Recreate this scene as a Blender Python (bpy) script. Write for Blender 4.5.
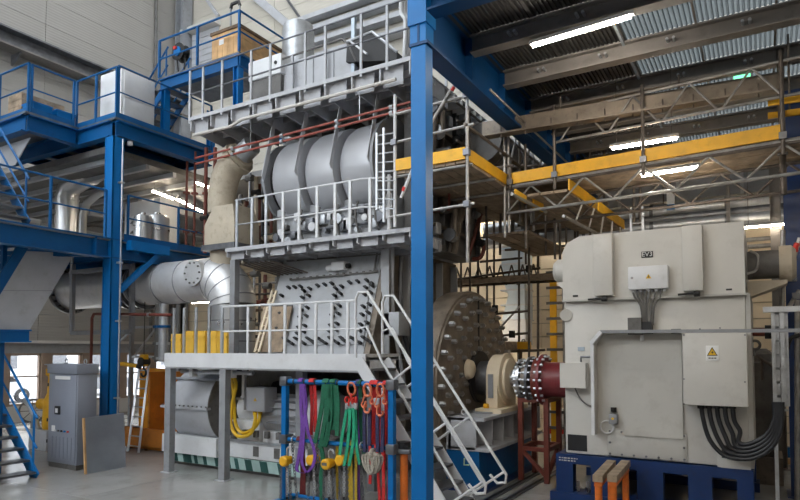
import bpy, bmesh, math, random
from mathutils import Vector, Matrix
random.seed(7)
S = bpy.context.scene
COL = S.collection
for o in list(bpy.data.objects): bpy.data.objects.remove(o)

# ---------------------------------------------------------------- camera
FPX, CH, YH = 615.0, 2.5, 349.0          # focal length in pixels of an 800 px frame, eye height, horizon row
YAW, PIT = math.radians(30.6), math.radians(2.5)
V0 = YH - FPX*math.tan(PIT)
cam = bpy.data.cameras.new('camera'); camo = bpy.data.objects.new('camera', cam); COL.objects.link(camo)
camo.location = (0, 0, CH); camo.rotation_euler = (math.pi/2+PIT, 0, YAW)
cam.sensor_width = 36; cam.lens = 36*FPX/800; cam.shift_y = (V0-250)/800
cam.clip_end = 300; cam.clip_start = .05
S.camera = camo

# ---------------------------------------------------------------- world, sun, exposure
W = bpy.data.worlds.new('world'); S.world = W; W.use_nodes = True
bg = W.node_tree.nodes['Background']; bg.inputs[0].default_value = (1.0, .975, .94, 1); bg.inputs[1].default_value = 4.0
sd = bpy.data.lights.new('sun', 'SUN'); sd.energy = 3.0; sd.angle = math.radians(1.5); sd.color = (1, .9, .75)
so = bpy.data.objects.new('sun', sd); COL.objects.link(so)
so.rotation_euler = Vector((.80, -.35, -.42)).to_track_quat('-Z', 'Y').to_euler()
S.view_settings.view_transform = 'Standard'; S.view_settings.look = 'None'
S.view_settings.exposure = 0.58; S.view_settings.gamma = 1.0; S.view_settings.use_curve_mapping = False

# ---------------------------------------------------------------- pixel -> place helpers
_F = (-math.sin(YAW), math.cos(YAW)); _R = (math.cos(YAW), math.sin(YAW))
def ray(u, v):
    a = (u-400)/FPX; b = (V0-v)/FPX
    h = math.cos(PIT)-b*math.sin(PIT); z = math.sin(PIT)+b*math.cos(PIT)
    return Vector((_F[0]*h+_R[0]*a, _F[1]*h+_R[1]*a, z))
CP = Vector((0, 0, CH))
def on_z(u, v, z=0): d = ray(u, v); return CP+d*((z-CH)/d.z)
def on_x(u, v, x): d = ray(u, v); return CP+d*(x/d.x)
def on_y(u, v, y): d = ray(u, v); return CP+d*(y/d.y)
def on_plane(u, v, p0, n): d = ray(u, v); p0 = Vector(p0); n = Vector(n); return CP+d*((p0-CP).dot(n)/d.dot(n))

# ---------------------------------------------------------------- materials
MATS = {}
def mat(name, col, rough=.5, metal=0., var=.08, scale=3., bump=0., bscale=40., dirt=None, dirt_amt=.35, spec=.5):
    m = bpy.data.materials.new(name); m.use_nodes = True; nt = m.node_tree; b = nt.nodes['Principled BSDF']
    b.inputs['Roughness'].default_value = rough; b.inputs['Metallic'].default_value = metal
    b.inputs['Specular IOR Level'].default_value = spec
    tc = nt.nodes.new('ShaderNodeTexCoord')
    n = nt.nodes.new('ShaderNodeTexNoise'); n.inputs['Scale'].default_value = scale; n.inputs['Detail'].default_value = 6
    nt.links.new(tc.outputs['Object'], n.inputs['Vector'])
    r = nt.nodes.new('ShaderNodeValToRGB'); nt.links.new(n.outputs['Fac'], r.inputs['Fac'])
    c = Vector(col); r.color_ramp.elements[0].position = .3; r.color_ramp.elements[1].position = .7
    r.color_ramp.elements[0].color = (*[max(0, x*(1-var)) for x in c], 1); r.color_ramp.elements[1].color = (*[min(1, x*(1+var)) for x in c], 1)
    out = r.outputs['Color']
    if dirt:
        n2 = nt.nodes.new('ShaderNodeTexNoise'); n2.inputs['Scale'].default_value = scale*2.7; n2.inputs['Detail'].default_value = 8; n2.inputs['Roughness'].default_value = .7
        nt.links.new(tc.outputs['Object'], n2.inputs['Vector'])
        r2 = nt.nodes.new('ShaderNodeValToRGB'); r2.color_ramp.elements[0].position = .52; r2.color_ramp.elements[1].position = .72
        r2.color_ramp.elements[0].color = (0, 0, 0, 1); r2.color_ramp.elements[1].color = (dirt_amt,)*3+(1,)
        nt.links.new(n2.outputs['Fac'], r2.inputs['Fac'])
        mx = nt.nodes.new('ShaderNodeMix'); mx.data_type = 'RGBA'
        nt.links.new(r2.outputs['Color'], mx.inputs[0]); nt.links.new(out, mx.inputs[6]); mx.inputs[7].default_value = (*dirt, 1)
        out = mx.outputs[2]
    nt.links.new(out, b.inputs['Base Color'])
    rr = nt.nodes.new('ShaderNodeMapRange'); rr.inputs['To Min'].default_value = max(.03, rough-.1); rr.inputs['To Max'].default_value = min(1, rough+.1)
    nt.links.new(n.outputs['Fac'], rr.inputs['Value']); nt.links.new(rr.outputs['Result'], b.inputs['Roughness'])
    if bump:
        n3 = nt.nodes.new('ShaderNodeTexNoise'); n3.inputs['Scale'].default_value = bscale; n3.inputs['Detail'].default_value = 4
        nt.links.new(tc.outputs['Object'], n3.inputs['Vector'])
        bp = nt.nodes.new('ShaderNodeBump'); bp.inputs['Strength'].default_value = bump; bp.inputs['Distance'].default_value = .02
        nt.links.new(n3.outputs['Fac'], bp.inputs['Height']); nt.links.new(bp.outputs['Normal'], b.inputs['Normal'])
    MATS[name] = m; return m
def ribbed(name, col, axis, pitch, rough=.5, depth=.35, var=.05):
    """sheet metal with fine pressed ribs across the given axis (0 x, 1 y, 2 z)"""
    m = mat(name, col, rough, 0, var, .6); nt = m.node_tree; b = nt.nodes['Principled BSDF']
    g = nt.nodes.new('ShaderNodeNewGeometry'); s = nt.nodes.new('ShaderNodeSeparateXYZ'); nt.links.new(g.outputs['Position'], s.inputs[0])
    mu = nt.nodes.new('ShaderNodeMath'); mu.operation = 'MULTIPLY'; mu.inputs[1].default_value = 2*math.pi/pitch; nt.links.new(s.outputs[axis], mu.inputs[0])
    si = nt.nodes.new('ShaderNodeMath'); si.operation = 'SINE'; nt.links.new(mu.outputs[0], si.inputs[0])
    bp = nt.nodes.new('ShaderNodeBump'); bp.inputs['Strength'].default_value = depth; bp.inputs['Distance'].default_value = .01
    nt.links.new(si.outputs[0], bp.inputs['Height']); nt.links.new(bp.outputs['Normal'], b.inputs['Normal']); return m
def emis(name, col, s):
    m = bpy.data.materials.new(name); m.use_nodes = True; b = m.node_tree.nodes['Principled BSDF']
    b.inputs['Base Color'].default_value = (*col, 1); b.inputs['Emission Color'].default_value = (*col, 1); b.inputs['Emission Strength'].default_value = s
    MATS[name] = m; return m
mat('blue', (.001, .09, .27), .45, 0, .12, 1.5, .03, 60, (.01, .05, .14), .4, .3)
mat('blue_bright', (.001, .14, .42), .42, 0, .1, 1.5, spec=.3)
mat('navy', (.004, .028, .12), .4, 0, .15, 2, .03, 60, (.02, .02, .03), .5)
mat('grey', (.27, .28, .30), .5, 0, .12, 2, .03, 60, (.12, .11, .1), .4)
mat('grey_light', (.44, .45, .48), .5, 0, .1, 1.6, .03, 50, (.25, .23, .2), .35)
mat('engine_grey', (.40, .415, .44), .45, 0, .1, 1.4, .04, 40, (.2, .19, .17), .4)
mat('engine_dark', (.13, .125, .12), .55, 0, .3, 2.5, .05, 40, (.05, .04, .03), .6)
mat('engine_brown', (.20, .165, .13), .5, .3, .3, 3, .06, 40, (.07, .05, .035), .6)
mat('white', (.68, .69, .71), .4, 0, .06, 2, 0, 40, (.45, .44, .42), .3)
mat('galv', (.50, .52, .55), .42, .7, .15, 6, .02, 80, (.3, .3, .3), .4)
mat('steel', (.55, .56, .58), .28, .95, .12, 5)
mat('steel_dark', (.16, .165, .18), .4, .7, .25, 5)
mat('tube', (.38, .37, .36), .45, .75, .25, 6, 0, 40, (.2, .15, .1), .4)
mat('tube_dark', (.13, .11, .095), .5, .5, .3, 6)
mat('black', (.012, .012, .014), .5, 0, .3, 5)
mat('rubber', (.015, .016, .02), .38, 0, .3, 5)
mat('beige', (.46, .40, .31), .6, 0, .12, 2, .08, 30, (.2, .15, .1), .5)
mat('gen_white', (.60, .585, .55), .5, 0, .06, 1.2, .02, 40, (.42, .40, .36), .4)
mat('gen_panel', (.50, .49, .46), .5, 0, .08, 1.2, .02, 40, (.36, .34, .31), .45)
mat('cream', (.72, .61, .45), .6, 0, .06, 1, .03, 30, (.5, .42, .3), .4)
mat('wood', (.55, .33, .15), .65, 0, .25, 5, .08, 40)
mat('plank', (.30, .225, .155), .7, 0, .35, 5, .1, 40, (.09, .07, .05), .5)
mat('wood_dark', (.13, .08, .045), .7, 0, .3, 5, .1, 40)
mat('yellow', (.80, .42, .012), .5, 0, .12, 3, 0, 40, (.4, .2, .02), .35)
mat('yellow_pale', (.82, .50, .06), .6, 0, .15, 4)
mat('hose_yellow', (.80, .50, .02), .4, 0, .08, 4)
mat('orange', (.72, .17, .02), .5, 0, .2, 4, 0, 40, (.2, .06, .02), .4)
mat('skip_orange', (.62, .22, .03), .55, 0, .2, 2, .04, 20, (.3, .1, .03), .5)
mat('brown_red', (.16, .035, .022), .5, 0, .2, 4, .03, 40, (.07, .03, .02), .4)
mat('pipe_red', (.30, .075, .055), .5, 0, .15, 4)
mat('maroon', (.20, .03, .035), .35, 0, .15, 4)
mat('purple', (.14, .045, .30), .75, 0, .25, 30)
mat('sling_green', (.006, .11, .055), .75, 0, .3, 30)
mat('sling_teal', (.015, .32, .17), .75, 0, .25, 30)
mat('sling_red', (.52, .02, .02), .75, 0, .25, 30)
mat('sling_darkred', (.12, .012, .012), .75, 0, .25, 30)
mat('sling_yellow', (.42, .28, .02), .75, 0, .25, 30)
mat('sling_navy', (.03, .03, .085), .75, 0, .4, 40)
mat('hook_orange', (.72, .20, .10), .4, .2, .12, 10)
mat('rope', (.36, .33, .28), .8, 0, .3, 40)
mat('teal', (.36, .50, .48), .6, 0, .15, 4)
mat('teal_dark', (.02, .09, .08), .6, 0, .2, 4)
mat('duct_blue', (.42, .49, .56), .4, .3, .06, 3)
mat('red', (.6, .03, .02), .5)
mat('sheet_metal', (.62, .63, .65), .3, .85, .05, 2)
mat('sheet_steel', (.36, .38, .42), .33, .8, .12, 2)
mat('cab_grey', (.25, .27, .325), .42, 0, .06, 1.5)
mat('skip_yellow', (.85, .36, .02), .5, 0, .15, 2, .03, 20, (.5, .2, .02), .4)
mat('shell_grey', (.46, .47, .50), .33, .25, .05, 1.5)
mat('pipe_silver', (.68, .68, .69), .38, .45, .1, 2, .02, 30, (.38, .37, .36), .4)
mat('girder_blue', (.001, .05, .16), .5, 0, .15, 1.5, .02, 50, spec=.3)
mat('dark_void', (.02, .02, .022), .6, 0, .2, 3)
mat('brown_post', (.30, .22, .17), .6, 0, .15, 2)
mat('sign_white', (.8, .8, .8), .5, 0, .02)
mat('sign_yellow', (.75, .45, .02), .5, 0, .04)
mat('chalk', (.55, .7, .4), .8)
mat('deck_dark', (.05, .048, .046), .6, .2, .15, 1)
mat('beam_grey', (.20, .185, .175), .55, .2, .2, 1.5, .02, 40, (.07, .06, .05), .4)
mat('ledge', (.55, .53, .50), .6, 0, .06, 1)
mat('asphalt', (.35, .35, .36), .9, 0, .1, 1)
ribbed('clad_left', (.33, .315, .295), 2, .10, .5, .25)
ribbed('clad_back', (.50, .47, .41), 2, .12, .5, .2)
emis('lamp', (1, .90, .76), 95)
emis('lamp_far', (1, .86, .66), 40)
emis('exit_green', (.2, .9, .45), 1.5)
def _floor():
    m = mat('concrete', (.33, .325, .315), .17, 0, .14, .7, .03, 25, (.19, .175, .155), .5); return m
_floor()
def _skylight():
    m = bpy.data.materials.new('skylight'); m.use_nodes = True; nt = m.node_tree; nt.nodes.clear()
    o = nt.nodes.new('ShaderNodeOutputMaterial'); t = nt.nodes.new('ShaderNodeBsdfTranslucent'); d = nt.nodes.new('ShaderNodeBsdfDiffuse'); mx = nt.nodes.new('ShaderNodeMixShader')
    n = nt.nodes.new('ShaderNodeTexNoise'); n.inputs['Scale'].default_value = 1.3; r = nt.nodes.new('ShaderNodeValToRGB'); nt.links.new(n.outputs['Fac'], r.inputs['Fac'])
    r.color_ramp.elements[0].color = (.06, .075, .085, 1); r.color_ramp.elements[1].color = (.09, .105, .115, 1); nt.links.new(r.outputs[0], t.inputs[0])
    d.inputs[0].default_value = (.3, .35, .4, 1); mx.inputs[0].default_value = .3
    nt.links.new(t.outputs[0], mx.inputs[1]); nt.links.new(d.outputs[0], mx.inputs[2]); nt.links.new(mx.outputs[0], o.inputs[0]); MATS['skylight'] = m
_skylight()
def _glass():
    m = bpy.data.materials.new('glass'); m.use_nodes = True; nt = m.node_tree; nt.nodes.clear()
    o = nt.nodes.new('ShaderNodeOutputMaterial'); t = nt.nodes.new('ShaderNodeBsdfTransparent'); g = nt.nodes.new('ShaderNodeBsdfGlossy'); mx = nt.nodes.new('ShaderNodeMixShader')
    t.inputs[0].default_value = (.92, .96, 1, 1); g.inputs['Roughness'].default_value = .05; mx.inputs[0].default_value = .08
    nt.links.new(t.outputs[0], mx.inputs[1]); nt.links.new(g.outputs[0], mx.inputs[2]); nt.links.new(mx.outputs[0], o.inputs[0]); MATS['glass'] = m
_glass()

# ---------------------------------------------------------------- mesh builder
def V(*a): return Vector(a[0]) if len(a) == 1 else Vector(a)
def frame(d, up=None):
    d = d.normalized(); up = Vector(up) if up is not None else (Vector((0, 0, 1)) if abs(d.z) < .95 else Vector((1, 0, 0)))
    s = d.cross(up)
    if s.length < 1e-6: s = d.cross(Vector((0, 1, 0)))
    s.normalize(); return s, s.cross(d).normalized()
class MB:
    def __init__(s): s.v = []; s.f = []
    def add(s, vs, fs):
        n = len(s.v); s.v += [Vector(p) for p in vs]; s.f += [tuple(i+n for i in q) for q in fs]; return s
    def box(s, x0, x1, y0, y1, z0, z1):
        return s.add([(x0,y0,z0),(x1,y0,z0),(x1,y1,z0),(x0,y1,z0),(x0,y0,z1),(x1,y0,z1),(x1,y1,z1),(x0,y1,z1)],
                     [(3,2,1,0),(4,5,6,7),(0,1,5,4),(1,2,6,5),(2,3,7,6),(3,0,4,7)])
    def cbox(s, c, sx, sy, sz): return s.box(c[0]-sx/2, c[0]+sx/2, c[1]-sy/2, c[1]+sy/2, c[2]-sz/2, c[2]+sz/2)
    def rbox(s, x0, x1, y0, y1, z0, z1, r=.02):
        """box with chamfered vertical and horizontal edges"""
        bm = bmesh.new(); bmesh.ops.create_cube(bm, size=1)
        for q in bm.verts: q.co = Vector(((x0+x1)/2+q.co.x*(x1-x0), (y0+y1)/2+q.co.y*(y1-y0), (z0+z1)/2+q.co.z*(z1-z0)))
        bmesh.ops.bevel(bm, geom=bm.edges[:], offset=r, segments=2, affect='EDGES', profile=.5)
        bm.verts.index_update(); s.add([q.co.copy() for q in bm.verts], [[q.index for q in f.verts] for f in bm.faces]); bm.free(); return s
    def bar(s, p, q, w, h=None, up=None):
        p, q = V(p), V(q); h = h or w; a, b = frame(q-p, up); a = a*(w/2); b = b*(h/2)
        return s.add([p-a-b, p+a-b, p+a+b, p-a+b, q-a-b, q+a-b, q+a+b, q-a+b], [(3,2,1,0),(4,5,6,7),(0,1,5,4),(1,2,6,5),(2,3,7,6),(3,0,4,7)][::1])
    def ibeam(s, p, q, w, h, t=.03, tw=.015, up=(0,0,1)):
        p, q = V(p), V(q); a, b = frame(q-p, up)
        s.bar(p+b*(h/2-t/2), q+b*(h/2-t/2), w, t, up); s.bar(p-b*(h/2-t/2), q-b*(h/2-t/2), w, t, up); return s.bar(p, q, tw, h-2*t, up)
    def cyl(s, p, q, r, r2=None, n=16, cap=True):
        p, q = V(p), V(q); r2 = r if r2 is None else r2; a, b = frame(q-p); vs = []
        for c, rr in ((p, r), (q, r2)): vs += [c+(a*math.cos(2*math.pi*i/n)+b*math.sin(2*math.pi*i/n))*rr for i in range(n)]
        fs = [(i, (i+1) % n, n+(i+1) % n, n+i) for i in range(n)]
        if cap: fs += [tuple(range(n-1, -1, -1)), tuple(range(n, 2*n))]
        return s.add(vs, fs)
    def tube(s, pts, r, n=8, closed=False):
        pts = [V(p) for p in pts]; m = len(pts); vs = []; a = None
        for i, p in enumerate(pts):
            d = (pts[(i+1) % m]-pts[i-1]) if closed else (pts[min(i+1, m-1)]-pts[max(i-1, 0)])
            d = d.normalized() if d.length > 1e-9 else Vector((0, 0, 1))
            if a is None: a, b = frame(d)
            else:
                a = (a-d*a.dot(d)); a = a.normalized() if a.length > 1e-6 else frame(d)[0]; b = a.cross(d)
            rr = r[i] if isinstance(r, (list, tuple)) else r
            vs += [p+(a*math.cos(2*math.pi*k/n)+b*math.sin(2*math.pi*k/n))*rr for k in range(n)]
        fs = []
        for i in range(m if closed else m-1):
            j = (i+1) % m
            fs += [(i*n+k, i*n+(k+1) % n, j*n+(k+1) % n, j*n+k) for k in range(n)]
        if not closed: fs += [tuple(range(n-1, -1, -1)), tuple((m-1)*n+k for k in range(n))]
        return s.add(vs, fs)
    def strap(s, pts, w, t, wdir=(1,0,0), closed=False):
        """flat webbing swept along pts; its width lies as near wdir as it can"""
        pts = [V(p) for p in pts]; m = len(pts); vs = []; wd = V(wdir)
        for i, p in enumerate(pts):
            d = (pts[(i+1) % m]-pts[i-1]) if closed else (pts[min(i+1, m-1)]-pts[max(i-1, 0)])
            d.normalize(); a = wd-d*wd.dot(d)*.0; c = d.cross(a)
            c = c.normalized() if c.length > 1e-6 else Vector((0, 1, 0)); a = a.normalized()
            vs += [p-a*w/2-c*t/2, p+a*w/2-c*t/2, p+a*w/2+c*t/2, p-a*w/2+c*t/2]
        fs = []
        for i in range(m if closed else m-1):
            j = (i+1) % m; fs += [(i*4+k, i*4+(k+1) % 4, j*4+(k+1) % 4, j*4+k) for k in range(4)]
        if not closed: fs += [(3,2,1,0), tuple((m-1)*4+k for k in range(4))]
        return s.add(vs, fs)
    def lathe(s, c, axis, prof, n=32):
        """prof: (distance along axis, radius) pairs"""
        c = V(c); d = V(axis).normalized(); a, b = frame(d); vs = []; m = len(prof)
        for t, r in prof: vs += [c+d*t+(a*math.cos(2*math.pi*i/n)+b*math.sin(2*math.pi*i/n))*max(r, 1e-4) for i in range(n)]
        fs = [(j*n+i, j*n+(i+1) % n, (j+1)*n+(i+1) % n, (j+1)*n+i) for j in range(m-1) for i in range(n)]
        fs += [tuple(range(n-1, -1, -1)), tuple((m-1)*n+i for i in range(n))]
        return s.add(vs, fs)
    def prism(s, poly, vec):
        poly = [V(p) for p in poly]; vec = V(vec); n = len(poly)
        return s.add(poly+[p+vec for p in poly], [tuple(range(n-1, -1, -1)), tuple(range(n, 2*n))]+[(i, (i+1) % n, n+(i+1) % n, n+i) for i in range(n)])
    def ring(s, c, axis, R, r, n=20, m=6, sx=1.):
        c = V(c); a, b = frame(V(axis)); return s.tube([c+(a*math.cos(2*math.pi*i/n)*sx+b*math.sin(2*math.pi*i/n))*R for i in range(n)], r, m, True)
def mesh(name, mb, m, smooth=True):
    me = bpy.data.meshes.new(name); me.from_pydata([tuple(p) for p in mb.v], [], mb.f); me.validate(); me.update()
    bm = bmesh.new(); bm.from_mesh(me); bmesh.ops.recalc_face_normals(bm, faces=bm.faces[:]); bm.to_mesh(me); bm.free()
    if smooth:
        me.shade_smooth(); me.set_sharp_from_angle(angle=math.radians(35))
    me.materials.append(MATS[m]); return me
def thing(name, label, cat, loc, group=None, kind=None):
    o = bpy.data.objects.new(name, None); COL.objects.link(o); o.location = loc; o.empty_display_size = .1
    if label: o['label'] = label
    if cat: o['category'] = cat
    if group: o['group'] = group
    if kind: o['kind'] = kind
    return o
def wloc(o):
    p = Vector(o.location)
    while o.parent: o = o.parent; p += Vector(o.location)
    return p
def part(name, mb, m, root, label=None, kind=None, smooth=True):
    """mesh given in hall coordinates, hung under its thing"""
    off = wloc(root); mb.v = [p-off for p in mb.v]
    o = bpy.data.objects.new(name, mesh(name, mb, m, smooth)); COL.objects.link(o); o.parent = root
    if label: o['label'] = label
    if kind: o['kind'] = kind
    return o
def single(name, mb, m, label, cat, group=None, kind=None):
    """a thing that is one mesh; its origin goes to the middle of its base"""
    lo = Vector([min(p[i] for p in mb.v) for i in range(3)]); hi = Vector([max(p[i] for p in mb.v) for i in range(3)])
    off = Vector(((lo.x+hi.x)/2, (lo.y+hi.y)/2, lo.z)); mb.v = [p-off for p in mb.v]
    o = bpy.data.objects.new(name, mesh(name, mb, m)); COL.objects.link(o); o.location = off
    if label: o['label'] = label
    if cat: o['category'] = cat
    if group: o['group'] = group
    if kind: o['kind'] = kind
    return o
def again(src, root, delta):
    """another copy of a part sharing its mesh, moved by delta"""
    o = src.copy(); COL.objects.link(o); o.parent = root; o.location = Vector(src.location)+Vector(delta); return o
def arc(c, a0, a1, r, n, plane='xz'):
    c = V(c); out = []
    for i in range(n+1):
        t = math.radians(a0+(a1-a0)*i/n); q = (r*math.cos(t), r*math.sin(t))
        out.append(c+{'xz': Vector((q[0], 0, q[1])), 'yz': Vector((0, q[0], q[1])), 'xy': Vector((q[0], q[1], 0))}[plane])
    return out
def smooth_path(pts, k=6):
    """Catmull-Rom through the given points"""
    P = [V(p) for p in pts]; P = [P[0]*2-P[1]]+P+[P[-1]*2-P[-2]]; out = []
    for i in range(1, len(P)-2):
        for j in range(k):
            t = j/k; a, b, c, d = P[i-1], P[i], P[i+1], P[i+2]
            out.append(.5*((2*b)+(c-a)*t+(2*a-5*b+4*c-d)*t*t+(3*b-a-3*c+d)*t**3))
    return out+[P[-2]]
def railing(root, path, z, h, m, gap=1.0, r=.022, mids=(.5,), toe=0., posts=True, ends=(True, True)):
    """posts, top rail, middle rails and toe board along a floor path of (x, y)"""
    P = [Vector((p[0], p[1], z)) for p in path]; U = Vector((0, 0, 1))
    for i in range(len(P)-1):
        a, b = P[i], P[i+1]; L = (b-a).length; n = max(1, round(L/gap))
        for k in range(n+1):
            if k == n and i < len(P)-2: continue
            q = a.lerp(b, k/n); part('post', MB().bar(q, q+U*h, r*2, r*2, (1, 0, 0)), m, root, smooth=False)
        part('top_rail', MB().cyl(a+U*h, b+U*h, r, n=8), m, root)
        for f_ in mids: part('middle_rail', MB().cyl(a+U*h*f_, b+U*h*f_, r*.8, n=8), m, root)
        if toe: part('toe_board', MB().bar(a+U*toe/2, b+U*toe/2, .015, toe, U), m, root, smooth=False)
# ================================================================ THE SETTING
XW, YB = -22.0, 18.2                      # planes of the left and the back wall
fr = thing('floor', None, None, (0, 0, 0), kind='structure')
first = None
for i in range(8):
    for j in range(6):
        x, y = -26+i*4, -6+j*4.1
        if first is None: first = part('slab', MB().box(x+.006, x+3.994, y+.006, y+4.094, -.2, 0), 'concrete', fr, smooth=False)
        else: again(first, fr, (i*4, j*4.1, 0))
part('joint_bed', MB().box(-26, 6, -6, 18.6, -.25, -.02), 'engine_dark', fr, smooth=False)

wl = thing('wall_left', None, None, (XW, 6, 0), kind='structure')
ZC = 2.66
pan = None
for k in range(19):
    for j in range(4):
        y0 = -6+j*6.05; z0 = ZC+.12+k*.95
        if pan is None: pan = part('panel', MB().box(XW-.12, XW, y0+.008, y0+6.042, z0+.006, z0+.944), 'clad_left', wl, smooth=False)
        else: again(pan, wl, (0, j*6.05, k*.95))
part('backing', MB().box(XW-.2, XW-.1, -6, 18.3, ZC+.1, 20.8), 'grey', wl, smooth=False)
part('parapet', MB().box(XW-.2, XW, -6, 18.3, 0, .55), 'ledge', wl, smooth=False)
part('lintel', MB().box(XW-.2, XW-.02, -6, 18.3, 2.35, ZC+.1), 'grey', wl, smooth=False)
t1 = single('trim_1', MB().box(XW, XW+.16, -6, 18.2, ZC+.04, ZC+.14), 'ledge', None, None, kind='structure')
# windows between brown posts (positions read along the left wall)
ws = [on_x(u, 380, XW).y for u in (-75, -30, 3, 46, 86, 122, 152, 176)]
for i in range(len(ws)-1):
    a, b = ws[i], ws[i+1]; w = thing('window_%d' % (i+1), None, None, (XW, (a+b)/2, .55), kind='structure')
    part('window_frame', MB().box(XW-.15, XW-.03, a+.16, a+.24, .55, 2.35).box(XW-.15, XW-.03, b-.24, b-.16, .55, 2.35).box(XW-.15, XW-.03, a+.16, b-.16, .55, .63).box(XW-.15, XW-.03, a+.16, b-.16, 2.27, 2.35).box(XW-.14, XW-.05, a+.2, b-.2, 1.52, 1.57), 'brown_post', w, smooth=False)
    part('pane', MB().box(XW-.10, XW-.09, a+.24, b-.24, 1.57, 2.27), 'glass', w, smooth=False)
    part('pane', MB().box(XW-.10, XW-.09, a+.24, b-.24, .63, 1.52), 'glass', w, smooth=False)
for i, y in enumerate(ws):
    part('post', MB().box(XW-.2, XW+.02, y-.17, y+.17, .55, 2.35), 'brown_post', wl, smooth=False)
part('infill', MB().box(XW-.2, XW-.02, -6, ws[0]-.1, .55, 2.35), 'brown_post', wl, smooth=False)

wb = thing('wall_back', None, None, (-10, YB, 0), kind='structure')
bp_ = None
for k in range(17):
    for j in range(5):
        x0 = XW+j*5.4
        if bp_ is None: bp_ = part('plank', MB().box(x0+.006, x0+5.394, YB, YB+.1, .01, .395), 'cream', wb, smooth=False)
        else: again(bp_, wb, (j*5.4, 0, k*.41+random.uniform(-.002, .002)))
bq = None
for k in range(14):
    for j in range(5):
        x0 = XW+j*5.4; z0 = 17*.41
        if bq is None: bq = part('panel', MB().box(x0+.008, x0+5.392, YB-.02, YB+.1, z0+.006, z0+.994), 'clad_back', wb, smooth=False)
        else: again(bq, wb, (j*5.4, 0, k*1.0))
part('backing', MB().box(XW, 5, YB+.08, YB+.2, 0, 21), 'beige', wb, smooth=False)
wr = thing('wall_right', None, None, (4.6, 13, 0), kind='structure')
for k in range(7): part('panel', MB().box(4.6, 4.75, 7.2, YB, k*1.05+.01, k*1.05+1.04), 'clad_back', wr, smooth=False)

# outside, seen through the windows
single('yard', MB().box(-70, XW-.3, -30, 50, -.3, -.02), 'asphalt', 'pale asphalt yard outside the left windows', 'ground')
ob = thing('office_building', 'pale low building across the yard seen through the windows', 'building', (-50, 18, -.02))
part('wall', MB().box(-54, -46, -10, 45, -.02, 9), 'white', ob, smooth=False)
for k in range(2):
    for j in range(14): part('window', MB().box(-46.02, -45.97, -7+j*3.6, -4.8+j*3.6, 1.1+k*3.4, 2.9+k*3.4), 'steel_dark', ob, smooth=False)
def car(x, y, m, label):
    c = thing('parked_car', label, 'car', (x, y, 0))
    prof = [(-2.1, .35), (-2.1, .75), (-1.5, .92), (-.9, 1.4), (.7, 1.42), (1.45, .95), (2.1, .85), (2.15, .35)]
    part('body', MB().prism([(x, y+a, b) for a, b in prof], (-1.7, 0, 0)), m, c)
    part('side_window', MB().prism([(x+.01, y-1.3, .98), (x+.01, y-.85, 1.33), (x+.01, y+.62, 1.33), (x+.01, y+1.15, .98)], (.01, 0, 0)), 'black', c)
    for dy in (-1.3, 1.3):
        wv = part('wheel', MB().cyl((x-.1, y+dy, .33), (x+.06, y+dy, .33), .33, n=20), 'rubber', c); part('hub', MB().cyl((x+.05, y+dy, .33), (x+.07, y+dy, .33), .18, n=12), 'steel', wv)
car(-30, 14.6, 'white', 'white car parked outside behind the first windows')
car(-31, 20.4, 'steel_dark', 'dark car parked outside the windows near the cabinet')

# hall steel on the walls
g = thing('crane_runway_beam', 'long grey crane runway beam high on the left wall', 'beam', (XW+.4, 6, 12.5))
part('lower_flange', MB().box(XW+.15, XW+.75, -6, 17.9, 12.55, 12.6), 'beam_grey', g, smooth=False)
part('web', MB().box(XW+.42, XW+.46, -6, 17.9, 12.6, 13.08), 'steel_dark', g, smooth=False)
part('upper_flange', MB().box(XW+.1, XW+.8, -6, 17.9, 13.08, 13.14), 'steel_dark', g, smooth=False)
part('rail', MB().box(XW+.41, XW+.47, -6, 17.9, 13.14, 13.22), 'steel_dark', g, smooth=False)
for k in range(5): part('bracket', MB().prism([(XW, -4+k*5, 12.55), (XW+.6, -4+k*5, 12.55), (XW, -4+k*5, 12.2)], (0, .06, 0)), 'steel_dark', g, smooth=False)
single('corner_column', MB().ibeam((XW+.45, YB-.35, 0), (XW+.45, YB-.35, 20.5), .5, .5, .04, .03, (1, 0, 0)), 'grey', 'tall grey steel column in the corner of the two walls', 'column')
single('drain_pipe', MB().cyl((XW+.1, YB-1.5, 3), (XW+.1, YB-1.5, 20), .06, n=10), 'engine_dark', 'thin dark vertical pipe on the left wall beside corner column', 'pipe')
for i, (v, lab) in enumerate(((4, 'topmost'), (17, 'second'), (31, 'third'), (47, 'lowest'))):
    z = on_y(350, v, YB-.2).z
    single('wall_girt', MB().bar((on_y(302-i*2, 30, YB).x, YB-.16, z), (1, YB-.16, z), .22, .28, (0, 0, 1)).bar((on_y(302-i*2, 30, YB).x, YB-.3, z-.15), (1, YB-.3, z-.15), .3, .03, (0, 0, 1)), 'grey_light', '%s of four pale grey rails high on the back wall' % lab, 'girt')
p0, p1 = on_y(252, -6, YB-.1), on_y(297, 32, YB-.1)
single('wall_brace', MB().bar(p0, p1, .3, .2, (0, 1, 0)), 'grey_light', 'thick sloping grey brace on the upper back wall', 'brace')
p0, p1 = on_y(203, -6, YB-.1), on_y(218, 16, YB-.1)
single('wall_brace', MB().bar(p0, p1, .13, .1, (0, 1, 0)), 'grey_light', 'thin sloping brace on back wall above the crate', 'brace')
p0, p1 = on_y(285, -4, YB-.1), on_y(300, 18, YB-.1)
single('wall_brace', MB().bar(p0, p1, .08, .1, (0, 1, 0)), 'steel_dark', 'thin dark rod bracing the back wall behind silver cylinder', 'brace')
dr = thing('door_1', None, None, (-20, YB, 13), kind='structure')
a, b = on_y(184, 92, YB-.05), on_y(219, 26, YB-.05)
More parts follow.
